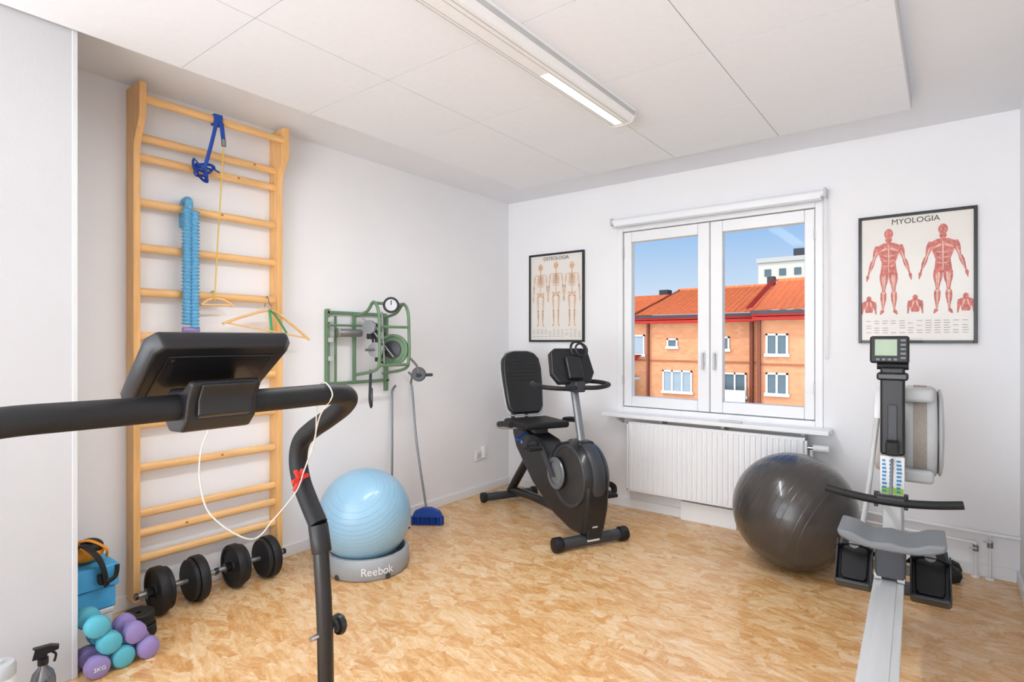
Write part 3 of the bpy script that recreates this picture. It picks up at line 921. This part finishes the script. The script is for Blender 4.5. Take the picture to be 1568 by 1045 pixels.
lathe('housing_ring', [(.186, -.1), (.2, -.1), (.205, -.092), (.18, -.092), (.186, -.1)], bk(.13, 0, .43), BP, M_dgrey, g, n=64)
lathe('housing_hoop', [(.226, -.045), (.234, -.03), (.236, 0), (.234, .03), (.226, .045), (.22, .0), (.226, -.045)], bk(.13, 0, .43), BP, M_dgrey, g, n=64)
lathe('crank_cover', [(0, -.02), (.05, -.02), (.085, -.012), (.09, 0), (0, 0)], bk(.27, -.088, .42), BP, M_grey, g)
lathe('crank_ring', [(.08, -.026), (.105, -.026), (.108, -.018), (.105, -.010), (.08, -.012), (.08, -.026)], bk(.27, -.085, .42), BP, M_steel, g)
prism('crank_arm_near', [(-.02, -.02), (.02, -.03), (.17, .13), (.15, .155)], bk(.27, -.125, .42), BB, BZ, BP, .02, M_dgrey, g, .004)
prism('crank_arm_far', [(.02, .02), (-.02, .03), (-.17, -.13), (-.15, -.155)], bk(.27, .125, .42), BB, BZ, BP, .02, M_dgrey, g, .004)
def pedal(nm, b, s, z):
    box(nm+'_platform', (b-.05, min(s*.14, s*.25), z-.012), (b+.05, max(s*.14, s*.25), z+.012), M_dark, g, .008, M=BM)
    tube(nm+'_strap', [bk(b, s*.15, z+.01), bk(b, s*.155, z+.05), bk(b, s*.2, z+.075), bk(b, s*.245, z+.05), bk(b, s*.25, z+.01)], .02, M_dark, g, flat=.004)
    for k in range(3):
        box(nm+'_tread_%d' % k, (b-.045+.035*k, min(s*.15, s*.24), z+.012), (b-.03+.035*k, max(s*.15, s*.24), z+.018), M_dgrey, g, M=BM)
pedal('pedal_near', .43, -1, .565)
pedal('pedal_far', .10, 1, .28)
prism('logo_patch', [(-.055, -.01), (.045, .045), (.045, .085), (-.055, .03)], bk(.80, -.086, .495), BB, BZ, BP, .002, M_blue, g)
lo = text('side_logo', 'FIT', (0, 0, 0), (0, 0, 0), .034, M_white, None)
Mx = Matrix((( -BB.x, 0, -BP.x, 0), (-BB.y, 0, -BP.y, 0), (0, 1, 0, 0), (0, 0, 0, 1)))
lo.matrix_world = Matrix.Translation(bk(.805, -.088, .532)) @ Mx @ Matrix.Rotation(math.radians(-28), 4, 'Z')
lo.parent = g; lo.matrix_parent_inverse = Matrix.Translation(-Vector(g.location))
tube('rear_leg', [bk(.82, 0, .45), bk(1.0, 0, .27), bk(1.19, 0, .075)], .034, M_black, g, smooth=False, flat=.034)
tube('lower_beam', [bk(1.19, 0, .08), bk(.75, 0, .12), bk(.3, 0, .13)], .032, M_black, g)
cyl('rear_stabilizer', bk(1.2, -.24, .04), bk(1.2, .22, .04), .032, M_dgrey, g, rnd=.006)
for i, s in enumerate((-1, 1)):
    cyl('rear_cap_%d' % i, bk(1.2, s*.205+(-.01), .04), bk(1.2, s*.25-.01, .04), .04, M_dark, g, rnd=.008)
box('seat_carriage', (.66, -.06, .60), (.98, .06, .66), M_dgrey, g, .01, M=BM)
box('seat_pad', (.56, -.19, .665), (.93, .19, .715), M_dark, g, .024, M=BM, segs=4)
BT = BM @ Matrix.Translation((.97, 0, .97)) @ Matrix.Rotation(math.radians(14), 4, 'Y')
pol = [(-.11, -.24), (.11, -.24), (.15, -.19), (.168, .0), (.172, .12), (.16, .2), (.12, .245), (.06, .262), (-.06, .262), (-.12, .245), (-.16, .2), (-.172, .12), (-.168, .0), (-.15, -.19)]
slab('backrest', pol, BT, -.03, .03, M_satin, g, .02, 4)
for k in range(6):
    zz = .18-.03*k
    box('backrest_rib_%d' % k, (-.033, -.13, zz-.008), (-.028, .13, zz+.008), M_satin, g, .003, M=BT)
tube('backrest_rim', [BT @ Vector((.012, a*1.02, b*1.02)) for a, b in pol], .006, M_lgrey, g, cyclic=True)
tube('backrest_post', [bk(.93, -.06, .63), bk(1.02, -.06, .68), bk(1.01, -.06, .85)], .016, M_dgrey, g)
tube('backrest_post_b', [bk(.93, .06, .63), bk(1.02, .06, .68), bk(1.01, .06, .85)], .016, M_dgrey, g)
for i, s in enumerate((-1, 1)):
    tube('seat_handle_%d' % i, [bk(.90, s*.05, .64), bk(.90, s*.2, .645), bk(.86, s*.27, .67), bk(.74, s*.285, .70), bk(.60, s*.285, .71)], .014, M_lgrey, g)
    tube('seat_grip_%d' % i, [bk(.80, s*.281, .69), bk(.70, s*.285, .705), bk(.58, s*.285, .712)], .021, M_dark, g)
tube('adjust_lever', [bk(.70, -.1, .63), bk(.66, -.2, .60), bk(.6, -.22, .60)], .008, M_blue, g)
Mm = [bk(.10, 0, .60), bk(.15, 0, .80), bk(.23, 0, 1.08)]
tube('mast', Mm, .032, M_steel, g, flat=.024)
box('mast_boot', (.04, -.06, .59), (.20, .06, .66), M_black, g, .02, M=BM)
CT = BM @ Matrix.Translation((.25, 0, 1.13)) @ Matrix.Rotation(math.radians(22), 4, 'Y')
pol = [(-.12, -.12), (.12, -.12), (.165, -.05), (.15, .10), (.11, .13), (-.11, .13), (-.15, .10), (-.165, -.05)]
slab('console_shell', pol, CT, -.03, .02, M_black, g)
box('console_back', (-.06, -.06, -.1), (-.028, .06, .06), M_satin, g, .015, M=CT)
box('console_screen', (.02, -.08, -.02), (.023, .08, .09), M_lcd, g, M=CT)
tube('bottle_loop', [CT @ Vector((-.03, .07+.055*math.cos(t), .12+.055*math.sin(t))) for t in [i*math.pi/5 for i in range(10)]], .009, M_satin, g, cyclic=True)
tube('bottle_loop_b', [CT @ Vector((-.07, .07+.045*math.cos(t), .10+.045*math.sin(t))) for t in [i*math.pi/5 for i in range(10)]], .007, M_satin, g, cyclic=True)
tube('handlebar', [bk(.42, -.20, 1.02), bk(.30, -.26, 1.02), bk(.16, -.25, 1.01), bk(.10, -.12, 1.0), bk(.14, 0, 1.0), bk(.10, .12, 1.0), bk(.16, .25, 1.01), bk(.30, .26, 1.02), bk(.42, .20, 1.02)], .015, M_dark, g)
box('handlebar_clamp', (.12, -.04, .97), (.26, .04, 1.04), M_dgrey, g, .01, M=BM)

# ------------------------------------------------------------ rowing machine
g = group('rowing_machine', (2.985, 2.95, 0))
ROW = g
X = 2.985
boxes('rail', [((X-.05, .72, .345), (X+.05, 2.98, .372)), ((X-.022, .72, .28), (X+.022, 2.98, .345)), ((X-.04, .72, .262), (X+.04, 2.98, .28))], M_alu, g, .004)
box('rail_track', (X-.026, .73, .372), (X+.026, 2.96, .376), M_alu, g, .001)
box('rear_leg', (X-.03, .76, .03), (X+.03, .86, .262), M_lgrey, g, .008)
box('rear_foot', (X-.20, .77, 0), (X+.20, .85, .035), M_dark, g, .01)
box('rail_end_stop', (X-.045, .70, .27), (X+.045, .74, .40), M_dark, g, .006)
seatp = []
for i in range(13):
    t = -1+2*i/12
    seatp.append((t*.178, .035*abs(t)**2+.006*math.cos(t*9)+.03))
bot = [(t*.170, .0+.03*abs(t)**3) for t in [1-2*i/8 for i in range(9)]]
prism('seat', seatp+bot, (X+.005, 2.70, .50), (1, 0, 0), (0, 0, 1), (0, 1, 0), .23, M_grey, g, .012, 3)
box('seat_carriage', (X-.045, 2.62, .385), (X+.055, 2.78, .50), M_dgrey, g, .008)
for i, (dx, yy) in enumerate(((-.035, 2.64), (.04, 2.64), (-.035, 2.76), (.04, 2.76))):
    cyl('roller_%d' % i, (X+dx-.012, yy, .392), (X+dx+.012, yy, .392), .019, M_lgrey, g)
for i, s in enumerate((-1, 1)):
    cx = X-.135 if s < 0 else X+.135
    T = Matrix.Translation((cx, 2.94, .335)) @ Matrix.Rotation(math.radians(-42), 4, 'X')
    pl = [(-.05, -.13), (.05, -.13), (.062, -.11), (.066, .05), (.06, .10), (.045, .13), (-.045, .13), (-.06, .10), (-.066, .05), (-.062, -.11)]
    R3 = T.to_3x3()
    prism('footplate_%d' % i, pl, T @ Vector((0, 0, 0)), R3 @ Vector((1, 0, 0)), R3 @ Vector((0, 0, 1)), R3 @ Vector((0, 1, 0)), .022, M_dgrey, g, .006)
    prism('foot_insert_%d' % i, [(a*.8, b*.78) for a, b in pl], T @ Vector((0, -.02, -.005)), R3 @ Vector((1, 0, 0)), R3 @ Vector((0, 0, 1)), R3 @ Vector((0, 1, 0)), .016, M_dark, g, .006)
    box('heel_cup_%d' % i, (-.066, -.06, -.14), (.066, .0, -.122), M_dgrey, g, .008, M=T)
    for s2 in (-1, 1):
        box('side_wall_%d_%d' % (i, s2), (s2*.066-.003, -.055, -.13), (s2*.066+.003, 0, .06), M_dgrey, g, .002, M=T)
    tube('foot_strap_%d' % i, [T @ Vector((-.07, 0, .03)), T @ Vector((-.05, -.055, .03)), T @ Vector((0, -.075, .03)), T @ Vector((.05, -.055, .03)), T @ Vector((.07, 0, .03))], .018, M_dark, g, flat=.003)
    cyl('strap_buckle_%d' % i, T @ Vector((.0, -.078, .03)), T @ Vector((0, -.085, .03)), .02, M_steel, g)
boxes('foot_crossbar', [((X-.2, 2.95, .30), (X+.2, 2.98, .34)), ((X-.19, 3.03, .42), (X+.19, 3.06, .45))], M_steel, g, .006)
prism('front_frame', [(2.90, .26), (2.90, .385), (3.02, .46), (3.09, .82), (3.17, .84), (3.22, .60), (3.52, .42), (3.60, .10), (3.54, .06), (3.45, .30), (3.2, .32)], (X, 0, 0), (0, 1, 0), (0, 0, 1), (1, 0, 0), .075, M_lgrey, g, .01)
box('front_foot', (X-.17, 3.53, 0), (X+.17, 3.61, .05), M_dgrey, g, .012)
for i, s in enumerate((-1, 1)):
    cyl('transport_wheel_%d' % i, (X+s*.175, 3.57, .035), (X+s*.205, 3.57, .035), .035, M_dark, g, rnd=.005)
box('label_panel', (X-.046, 3.045, .615), (X+.046, 3.06, .79), M_white, g, .004)
bm = bmesh.new()
for k in range(9):
    for q in range(3):
        add_box(bm, (X-.038+.027*q, 3.042, .765-.017*k), (X-.038+.027*q+.02*random.uniform(.6, 1), 3.045, .774-.017*k))
finish('label_print', bm, mat('label_blue', C(60, 140, 190), .5), g)
box('label_green', (X-.04, 3.0425, .622), (X+.04, 3.0445, .65), mat('label_green_ink', C(150, 200, 70), .5), g)
box('monitor_arm', (X-.047, 3.07, .79), (X+.047, 3.13, 1.19), M_black, g, .012)
box('arm_slot', (X-.018, 3.064, .84), (X+.018, 3.071, 1.02), M_dgrey, g, .004)
box('arm_cap', (X-.06, 3.05, 1.13), (X+.06, 3.14, 1.165), M_satin, g, .01)
box('chain_guide', (X-.025, 3.0, .80), (X+.025, 3.08, .86), M_dark, g, .008)
cyl('arm_pivot', (X-.06, 3.10, 1.195), (X+.06, 3.10, 1.195), .018, M_dark, g)
MT = Matrix.Translation((X-.012, 3.09, 1.268)) @ Matrix.Rotation(math.radians(-8), 4, 'X')
box('monitor', (-.075, -.02, -.062), (.075, .02, .062), M_black, g, .01, M=MT)
box('monitor_screen', (-.055, -.0225, -.03), (.03, -.0195, .045), M_lcd, g, .002, M=MT)
for k in range(5):
    box('monitor_key_%d' % k, (.042, -.0235, .035-.02*k), (.062, -.0195, .045-.02*k), M_grey, g, .001, M=MT)
for k in range(4):
    box('monitor_lowkey_%d' % k, (-.05+.022*k, -.0235, -.052), (-.036+.022*k, -.0195, -.042), M_grey, g, .001, M=MT)
fx0, fx1 = X+.035, X+.185
def fly(nm, prof, m):
    return lathe(nm, prof, (0, 3.40, .868), (1, 0, 0), m, g, n=72, angle=50)
fly('flywheel_casing', [(0, fx0), (.19, fx0), (.214, fx0+.006), (.222, fx0+.018), (.222, fx1-.045), (.216, fx1-.030), (.205, fx1-.020), (.20, fx1-.018), (0, fx1-.018)], M_lgrey)
fly('flywheel_guard_band', [(.2215, fx0+.040), (.2235, fx0+.041), (.2235, fx0+.092), (.2215, fx0+.093), (.2215, fx0+.040)], M_mesh)
fly('flywheel_dark_ring', [(.0, fx1-.019), (.196, fx1-.019), (.196, fx1-.012), (.0, fx1-.012)], M_dgrey)  # dark grey ring between casing and side disc
fly('flywheel_side_disc', [(0, fx1-.013), (.203, fx1-.013), (.209, fx1-.008), (.205, fx1-.001), (.17, fx1+.006), (.09, fx1+.010), (0, fx1+.011)], M_lgrey)
fly('flywheel_left_flange', [(0, X-.082), (.17, X-.084), (.203, X-.076), (.210, X-.06), (.203, X-.045), (0, X-.045)], M_white)
fly('flywheel_core', [(0, X-.045), (.12, X-.045), (.12, fx0), (0, fx0)], M_lgrey)
for k, zz in enumerate((1.055, .68)):
    box('casing_cap_%d' % k, (fx0-.004, 3.205, zz-.032), (fx1-.03, 3.33, zz+.032), M_lgrey, g, .018, segs=4)
tube('side_tube', [(X-.06, 3.12, .95), (X-.075, 3.10, .80), (X-.09, 3.05, .64), (X-.11, 3.0, .48)], .011, M_lgrey, g)
tube('handle_grip', [(X-.24, 2.86, .655), (X-.15, 2.85, .642), (X-.05, 2.84, .635), (X+.05, 2.84, .635), (X+.15, 2.85, .642), (X+.24, 2.86, .655)], .017, M_dark, g)
box('handle_center', (X-.055, 2.825, .62), (X+.055, 2.87, .66), M_black, g, .01)
tube('handle_chain', [(X, 2.86, .64), (X, 3.02, .78)], .006, M_steel, g, smooth=False)
boxes('handle_hooks', [((X-.06, 2.88, .60), (X-.045, 3.06, .625)), ((X+.045, 2.88, .60), (X+.06, 3.06, .625)), ((X-.06, 2.865, .60), (X-.045, 2.885, .665)), ((X+.045, 2.865, .60), (X+.06, 2.885, .665))], M_satin, g, .003)
ROW.rotation_euler = (0, 0, math.radians(1.9))

g = group('rubber_dumbbell', (3.2, 3.93, 0))
for i, yy in enumerate((3.85, 3.95)):
    cyl('head_%d' % i, (3.20, yy, .044), (3.20, yy+.05, .044), .044, M_dark, g, n=8, rnd=.006)
cyl('grip', (3.20, 3.88, .044), (3.20, 3.97, .044), .014, M_steel, g)

# ------------------------------------------------------------ treadmill
g = group('folding_treadmill', (1.7, .42, 0))
box('deck', (1.02, .13, .04), (2.2, .73, .12), M_black, g, .015)
box('belt', (1.06, .19, .12), (2.02, .67, .126), M_dark, g, .002)
boxes('side_rails', [((1.02, .13, .12), (2.06, .185, .135)), ((1.02, .675, .12), (2.06, .73, .135))], M_dgrey, g, .004)
box('motor_hood', (2.03, .15, .12), (2.24, .70, .18), M_satin, g, .02)
for i, (x, yy) in enumerate(((1.08, .18), (1.08, .68), (2.14, .18), (2.14, .68))):
    cyl('foot_%d' % i, (x, yy, 0), (x, yy, .045), .025, M_dark, g)
for nm, yy in (('post_right', .735), ('post_left', .115)):
    tube(nm, [(2.10, yy, .11), (2.094, yy, .45), (2.087, yy, .70), (2.066, yy, .90)], .0175, M_satin, g)
    cyl(nm+'_collar', (2.077, yy, .84), (2.062, yy, .90), .0215, M_black, g, rnd=.002)
def halfbar(yy, s):
    return [(2.064, yy, .90), (2.03, yy, .94), (1.998, yy, .985), (1.984, yy, 1.035), (1.998, yy, 1.078), (2.04, yy, 1.108), (2.10, yy, 1.138), (2.16, yy-s*.003, 1.170), (2.198, yy-s*.022, 1.193), (2.21, yy-s*.065, 1.203)]
P = halfbar(.115, -1)+[(2.21, .30, 1.203), (2.21, .55, 1.203)]+halfbar(.735, 1)[::-1]
tube('handlebar', P, .0205, M_dark, g, n=24)
cyl('adjust_bolt', (2.087, .70, .665), (2.087, .775, .665), .006, M_chrome, g)
lathe('adjust_knob', [(0, 0), (.012, 0), (.014, .006), (.022, .008), (.024, .016), (.020, .022), (0, .022)], (2.087, .758, .67), (0, 1, 0), M_black, g, n=12)
pol = [(-.085, -.104), (.062, -.112), (.08, -.100), (.082, .098), (.064, .110), (-.085, .104)]
CT2 = Matrix.Translation((2.185, .448, 1.262)) @ Matrix.Rotation(math.radians(-36), 4, 'Y')
bm = bmesh.new()
a = [bm.verts.new(CT2 @ Vector((p[0]*.96, p[1]*.95, -.012))) for p in pol]
b = [bm.verts.new(CT2 @ Vector((p[0]*1.03, p[1]*1.04, .004))) for p in pol]
c = [bm.verts.new(CT2 @ Vector((p[0]*1.03, p[1]*1.04, .016))) for p in pol]
bm.faces.new(a); bm.faces.new(c)
for i in range(len(pol)):
    j = (i+1) % len(pol)
    bm.faces.new((a[i], a[j], b[j], b[i]))
    bm.faces.new((b[i], b[j], c[j], c[i]))
finish('console', bm, M_black, g, .004, 3)
box('console_screen', (-.07, -.09, .0155), (.065, .09, .018), M_satin, g, .002, M=CT2)
box('console_back_recess', (-.06, -.085, -.014), (.055, .085, -.011), M_satin, g, .004, M=CT2)
for i, yy in enumerate((-.075, .075)):
    cyl('console_screw_%d' % i, CT2 @ Vector((.045, yy, -.014)), CT2 @ Vector((.045, yy, -.017)), .004, M_dark, g)
prism('console_bracket', [(-.045, -.03), (-.03, -.042), (.015, -.04), (.035, -.02), (.04, .01), (.056, .038), (.045, .046), (.02, .03), (-.03, .028), (-.045, .01)],
      (2.205, .442, 1.203), (1, 0, 0), (0, 0, 1), (0, 1, 0), .112, M_black, g, .006, 3)
prism('bracket_face', [(.036, -.018), (.046, -.012), (.048, .012), (.062, .036), (.056, .04), (.04, .012)], (2.205, .442, 1.203), (1, 0, 0), (0, 0, 1), (0, 1, 0), .085, M_satin, g, .003)
tube('safety_cord', [(2.20, .44, 1.165), (2.165, .441, 1.12), (2.155, .444, 1.064), (2.15, .466, 1.0), (2.15, .537, .94), (2.13, .595, .962), (2.115, .65, 1.00), (2.06, .70, 1.02)], .0013, M_cord, g)
tube('safety_cord_loop', [(2.06, .70, 1.02), (2.12, .685, 1.09), (2.19, .655, 1.16), (2.235, .652, 1.203), (2.21, .65, 1.228), (2.18, .655, 1.20), (2.12, .69, 1.10), (2.06, .705, 1.03)], .0013, M_cord, g)
T = Matrix.Translation((2.045, .70, 1.005))
for k, an in enumerate((65, 15, 115)):
    box('safety_clip_%d' % k, (-.005, -.028+.01*k, -.004), (.005, .022, .004), M_red, g, .002, M=T @ Matrix.Rotation(math.radians(an), 4, 'X'))

# ------------------------------------------------------------ outside
g = group('apartment_building', (-4, 26, -9))
boxes('facade', [((-16, 25, -9), (-2.7, 34, 2.3)), ((-2.7, 23.5, -9), (9, 34, 2.3))], M_brick, g)
boxes('fascia', [((-16, 24.55, 2.36), (-2.75, 25.2, 2.48)), ((-2.85, 23.0, 2.36), (9, 23.7, 2.48))], M_slate, g)
boxes('gutter', [((-16, 24.6, 2.12), (-2.75, 25.1, 2.24)), ((-2.8, 23.1, 2.12), (9, 23.6, 2.24)), ((-16, 24.6, 2.28), (-2.75, 25.1, 2.36)), ((-2.8, 23.05, 2.28), (9, 23.6, 2.36))], M_redm, g)
def quad(nm, pts, m):
    bm = bmesh.new()
    bm.faces.new([bm.verts.new(p) for p in pts])
    bmesh.ops.solidify(bm, geom=bm.faces[:], thickness=.12)
    finish(nm, bm, m, g, smooth=False)
quad('roof_main', [(-8.6, 24.55, 2.5), (-2.75, 24.55, 2.5), (-2.75, 29, 3.98), (-8.0, 29, 3.98)], M_roof)
quad('roof_left', [(-17, 24.6, 2.45), (-7.6, 24.6, 2.45), (-7.6, 28.2, 3.72), (-17, 28.2, 3.72)], M_roof)
quad('roof_hip', [(-8.6, 24.5, 2.52), (-8.45, 24.5, 2.56), (-7.9, 29, 4.05), (-8.05, 29, 4.0)], M_redm)
quad('roof_wing', [(-2.75, 23.0, 2.5), (9, 23.0, 2.5), (9, 27.2, 3.98), (-2.75, 27.2, 3.98)], M_roof)
quad('roof_wing_flashing', [(-3.05, 23.0, 2.55), (-2.75, 23.0, 2.6), (-2.75, 27.2, 4.08), (-3.05, 27.2, 4.03)], M_redm)
boxes('ridge_caps', [((-8.0, 28.95, 3.95), (-2.7, 29.1, 4.06)), ((-2.8, 27.1, 3.95), (9, 27.3, 4.08))], M_roof, g)
boxes('chimney', [((-9.5, 30, 3.4), (-9.0, 30.6, 4.15)), ((-3.4, 28, 3.9), (-3.1, 28.4, 4.3))], M_slate, g)
boxes('string_course', [((-16, 24.96, .36), (-2.7, 25, .43)), ((-2.7, 23.46, .36), (9, 23.5, .43))], xmat('brick_course', (170, 100, 70)), g)
boxes('downpipes', [((-3.35, 24.85, -9), (-3.22, 24.98, 2.3)), ((-2.68, 23.35, -9), (-2.56, 23.48, 2.3)), ((-7.95, 24.85, -9), (-7.85, 24.98, 2.3))], xmat('brown_pipe', (130, 70, 55)), g)
def owin(nm, x0, x1, z0, z1, y, mull=1, m=M_wing):
    t = .07
    L = [((x0, y-.06, z0), (x0+t, y, z1)), ((x1-t, y-.06, z0), (x1, y, z1)), ((x0, y-.06, z1-t), (x1, y, z1)), ((x0-.05, y-.1, z0-.05), (x1+.05, y, z0+t))]
    for k in range(mull):
        xm = x0+(x1-x0)*(k+1)/(mull+1)
        L.append(((xm-.035, y-.06, z0), (xm+.035, y, z1)))
    boxes(nm, L, M_xtrim, g)
    box(nm+'_pane', (x0+.02, y-.02, z0+.02), (x1-.02, y-.005, z1-.02), m, g)
M_blind = xmat('window_blind', (150, 165, 178))
owin('window_a', -7.21, -5.83, -1.04, -.03, 25, 2, M_blind)
owin('window_b', -7.0, -6.5, 1.0, 1.42, 25, 0)
owin('window_c', -8.85, -8.1, .62, 1.6, 25, 0, M_blind)
owin('window_d', -4.45, -3.5, -1.1, -.05, 25, 1)
owin('window_e', -4.5, -4.2, .9, 1.5, 25, 0)
owin('window_f', -2.38, -1.585, .75, 1.59, 23.5, 1)
owin('window_g', -2.38, -1.585, -.78, .08, 23.5, 1)
owin('window_h', .2, 1.0, .75, 1.59, 23.5, 1)
boxes('balcony', [((-10.2, 24.2, -.5), (-8.3, 25, -.4)), ((-10.2, 24.2, -1.6), (-8.3, 24.24, -.8)), ((-4.6, 24.4, -1.4), (-3.4, 24.45, -.75))], M_curt, g)
quad('balcony_roof', [(-10.4, 24.0, .30), (-8.2, 24.0, .30), (-8.2, 25, .7), (-10.4, 25, .7)], M_redm)
g = group('high_rise_building', (-12, 82, -9))
box('tower', (-16.7, 80, -9), (-6, 95, 12), M_conc, g)
box('roof_block', (-12.6, 81, 12), (-11.2, 84, 13.4), M_slate, g)
boxes('parapet', [((-16.9, 79.8, 11.7), (-6, 80, 12.3))], xmat('parapet_grey', (190, 190, 190)), g)
L = []
for r in range(6):
    for c in range(6):
        L.append(((-15.9+c*1.8, 79.9, 9.9-r*2.6), (-15.1+c*1.8, 80, 10.8-r*2.6)))
boxes('tower_windows', L, M_wing, g)
bm = bmesh.new()
add_box(bm, (-120, 8, -9.2), (80, 200, -9))
finish('outside_ground', bm, M_grass)

# ------------------------------------------------------------ lights
def add_light(name, kind, loc, rot, energy, **kw):
    l = bpy.data.lights.new(name, kind)
    l.energy = energy
    for k, v in kw.items():
        setattr(l, k, v)
    o = bpy.data.objects.new(name, l)
    o.location = loc
    o.rotation_euler = rot
    COL.objects.link(o)
    return o
s = add_light('sun', 'SUN', (0, 0, 20), (0, 0, 0), 4.5, angle=.01, color=(1, .96, .9))
s.rotation_euler = Vector((.35, .5, -.9)).to_track_quat('-Z', 'Y').to_euler()
add_light('ceiling_lamp_light', 'AREA', (1.825, 1.8, 2.425), (0, 0, 0), 27, shape='RECTANGLE', size=.14, size_y=1.7, color=(.97, .99, 1))
po = add_light('sky_portal', 'AREA', (1.75, YF+.01, 1.28), (0, 0, 0), 1, shape='RECTANGLE', size=3.5, size_y=2.56)
po.data.cycles.is_portal = True
po.rotation_euler = Vector((0, 1, 0)).to_track_quat('-Z', 'Z').to_euler()
po = add_light('window_portal', 'AREA', (1.82, YB+.2, 1.48), (0, 0, 0), 1, shape='RECTANGLE', size=1.45, size_y=1.45)
po.data.cycles.is_portal = True
po.rotation_euler = Vector((0, -1, 0)).to_track_quat('-Z', 'Z').to_euler()

W = bpy.data.worlds.new('sky')
scene.world = W
W.use_nodes = True
nt = W.node_tree
bg = nt.nodes['Background']
tc = nt.nodes.new('ShaderNodeTexCoord')
sp = nt.nodes.new('ShaderNodeSeparateXYZ')
nt.links.new(tc.outputs['Generated'], sp.inputs[0])
rp = nt.nodes.new('ShaderNodeValToRGB')
e = rp.color_ramp.elements
e[0].position = 0.0; e[0].color = C(222, 234, 246)
e[1].position = 0.7; e[1].color = C(80, 140, 220)
k = e.new(.07); k.color = C(210, 228, 247)
k = e.new(.2); k.color = C(146, 192, 240)
nt.links.new(sp.outputs['Z'], rp.inputs['Fac'])
mr = nt.nodes.new('ShaderNodeMapRange')
mr.inputs['From Min'].default_value = .25
mr.inputs['From Max'].default_value = -.15
nt.links.new(sp.outputs['Y'], mr.inputs['Value'])
mz = nt.nodes.new('ShaderNodeMapRange')
mz.inputs['From Min'].default_value = .05
mz.inputs['From Max'].default_value = -.12
nt.links.new(sp.outputs['Z'], mz.inputs['Value'])
mg = nt.nodes.new('ShaderNodeMix')
mg.data_type = 'RGBA'
nt.links.new(mz.outputs['Result'], mg.inputs[0])
mg.inputs[6].default_value = (4.15, 4.4, 4.7, 1)
mg.inputs[7].default_value = (8.1, 8.6, 9.2, 1)
mx = nt.nodes.new('ShaderNodeMix')
mx.data_type = 'RGBA'
nt.links.new(mr.outputs['Result'], mx.inputs[0])
nt.links.new(rp.outputs['Color'], mx.inputs[6])
nt.links.new(mg.outputs[2], mx.inputs[7])
nt.links.new(mx.outputs[2], bg.inputs['Color'])
bg.inputs['Strength'].default_value = 1.0

# ------------------------------------------------------------ camera
cam = bpy.data.cameras.new('camera')
cam.sensor_width = 36
cam.lens = 36*865/1568
cam.clip_start = .02
cam.clip_end = 500
co = bpy.data.objects.new('camera', cam)
co.location = (3.171, 0, 1.308)
co.rotation_euler = (math.radians(90), 0, math.radians(37.5))
COL.objects.link(co)
scene.camera = co
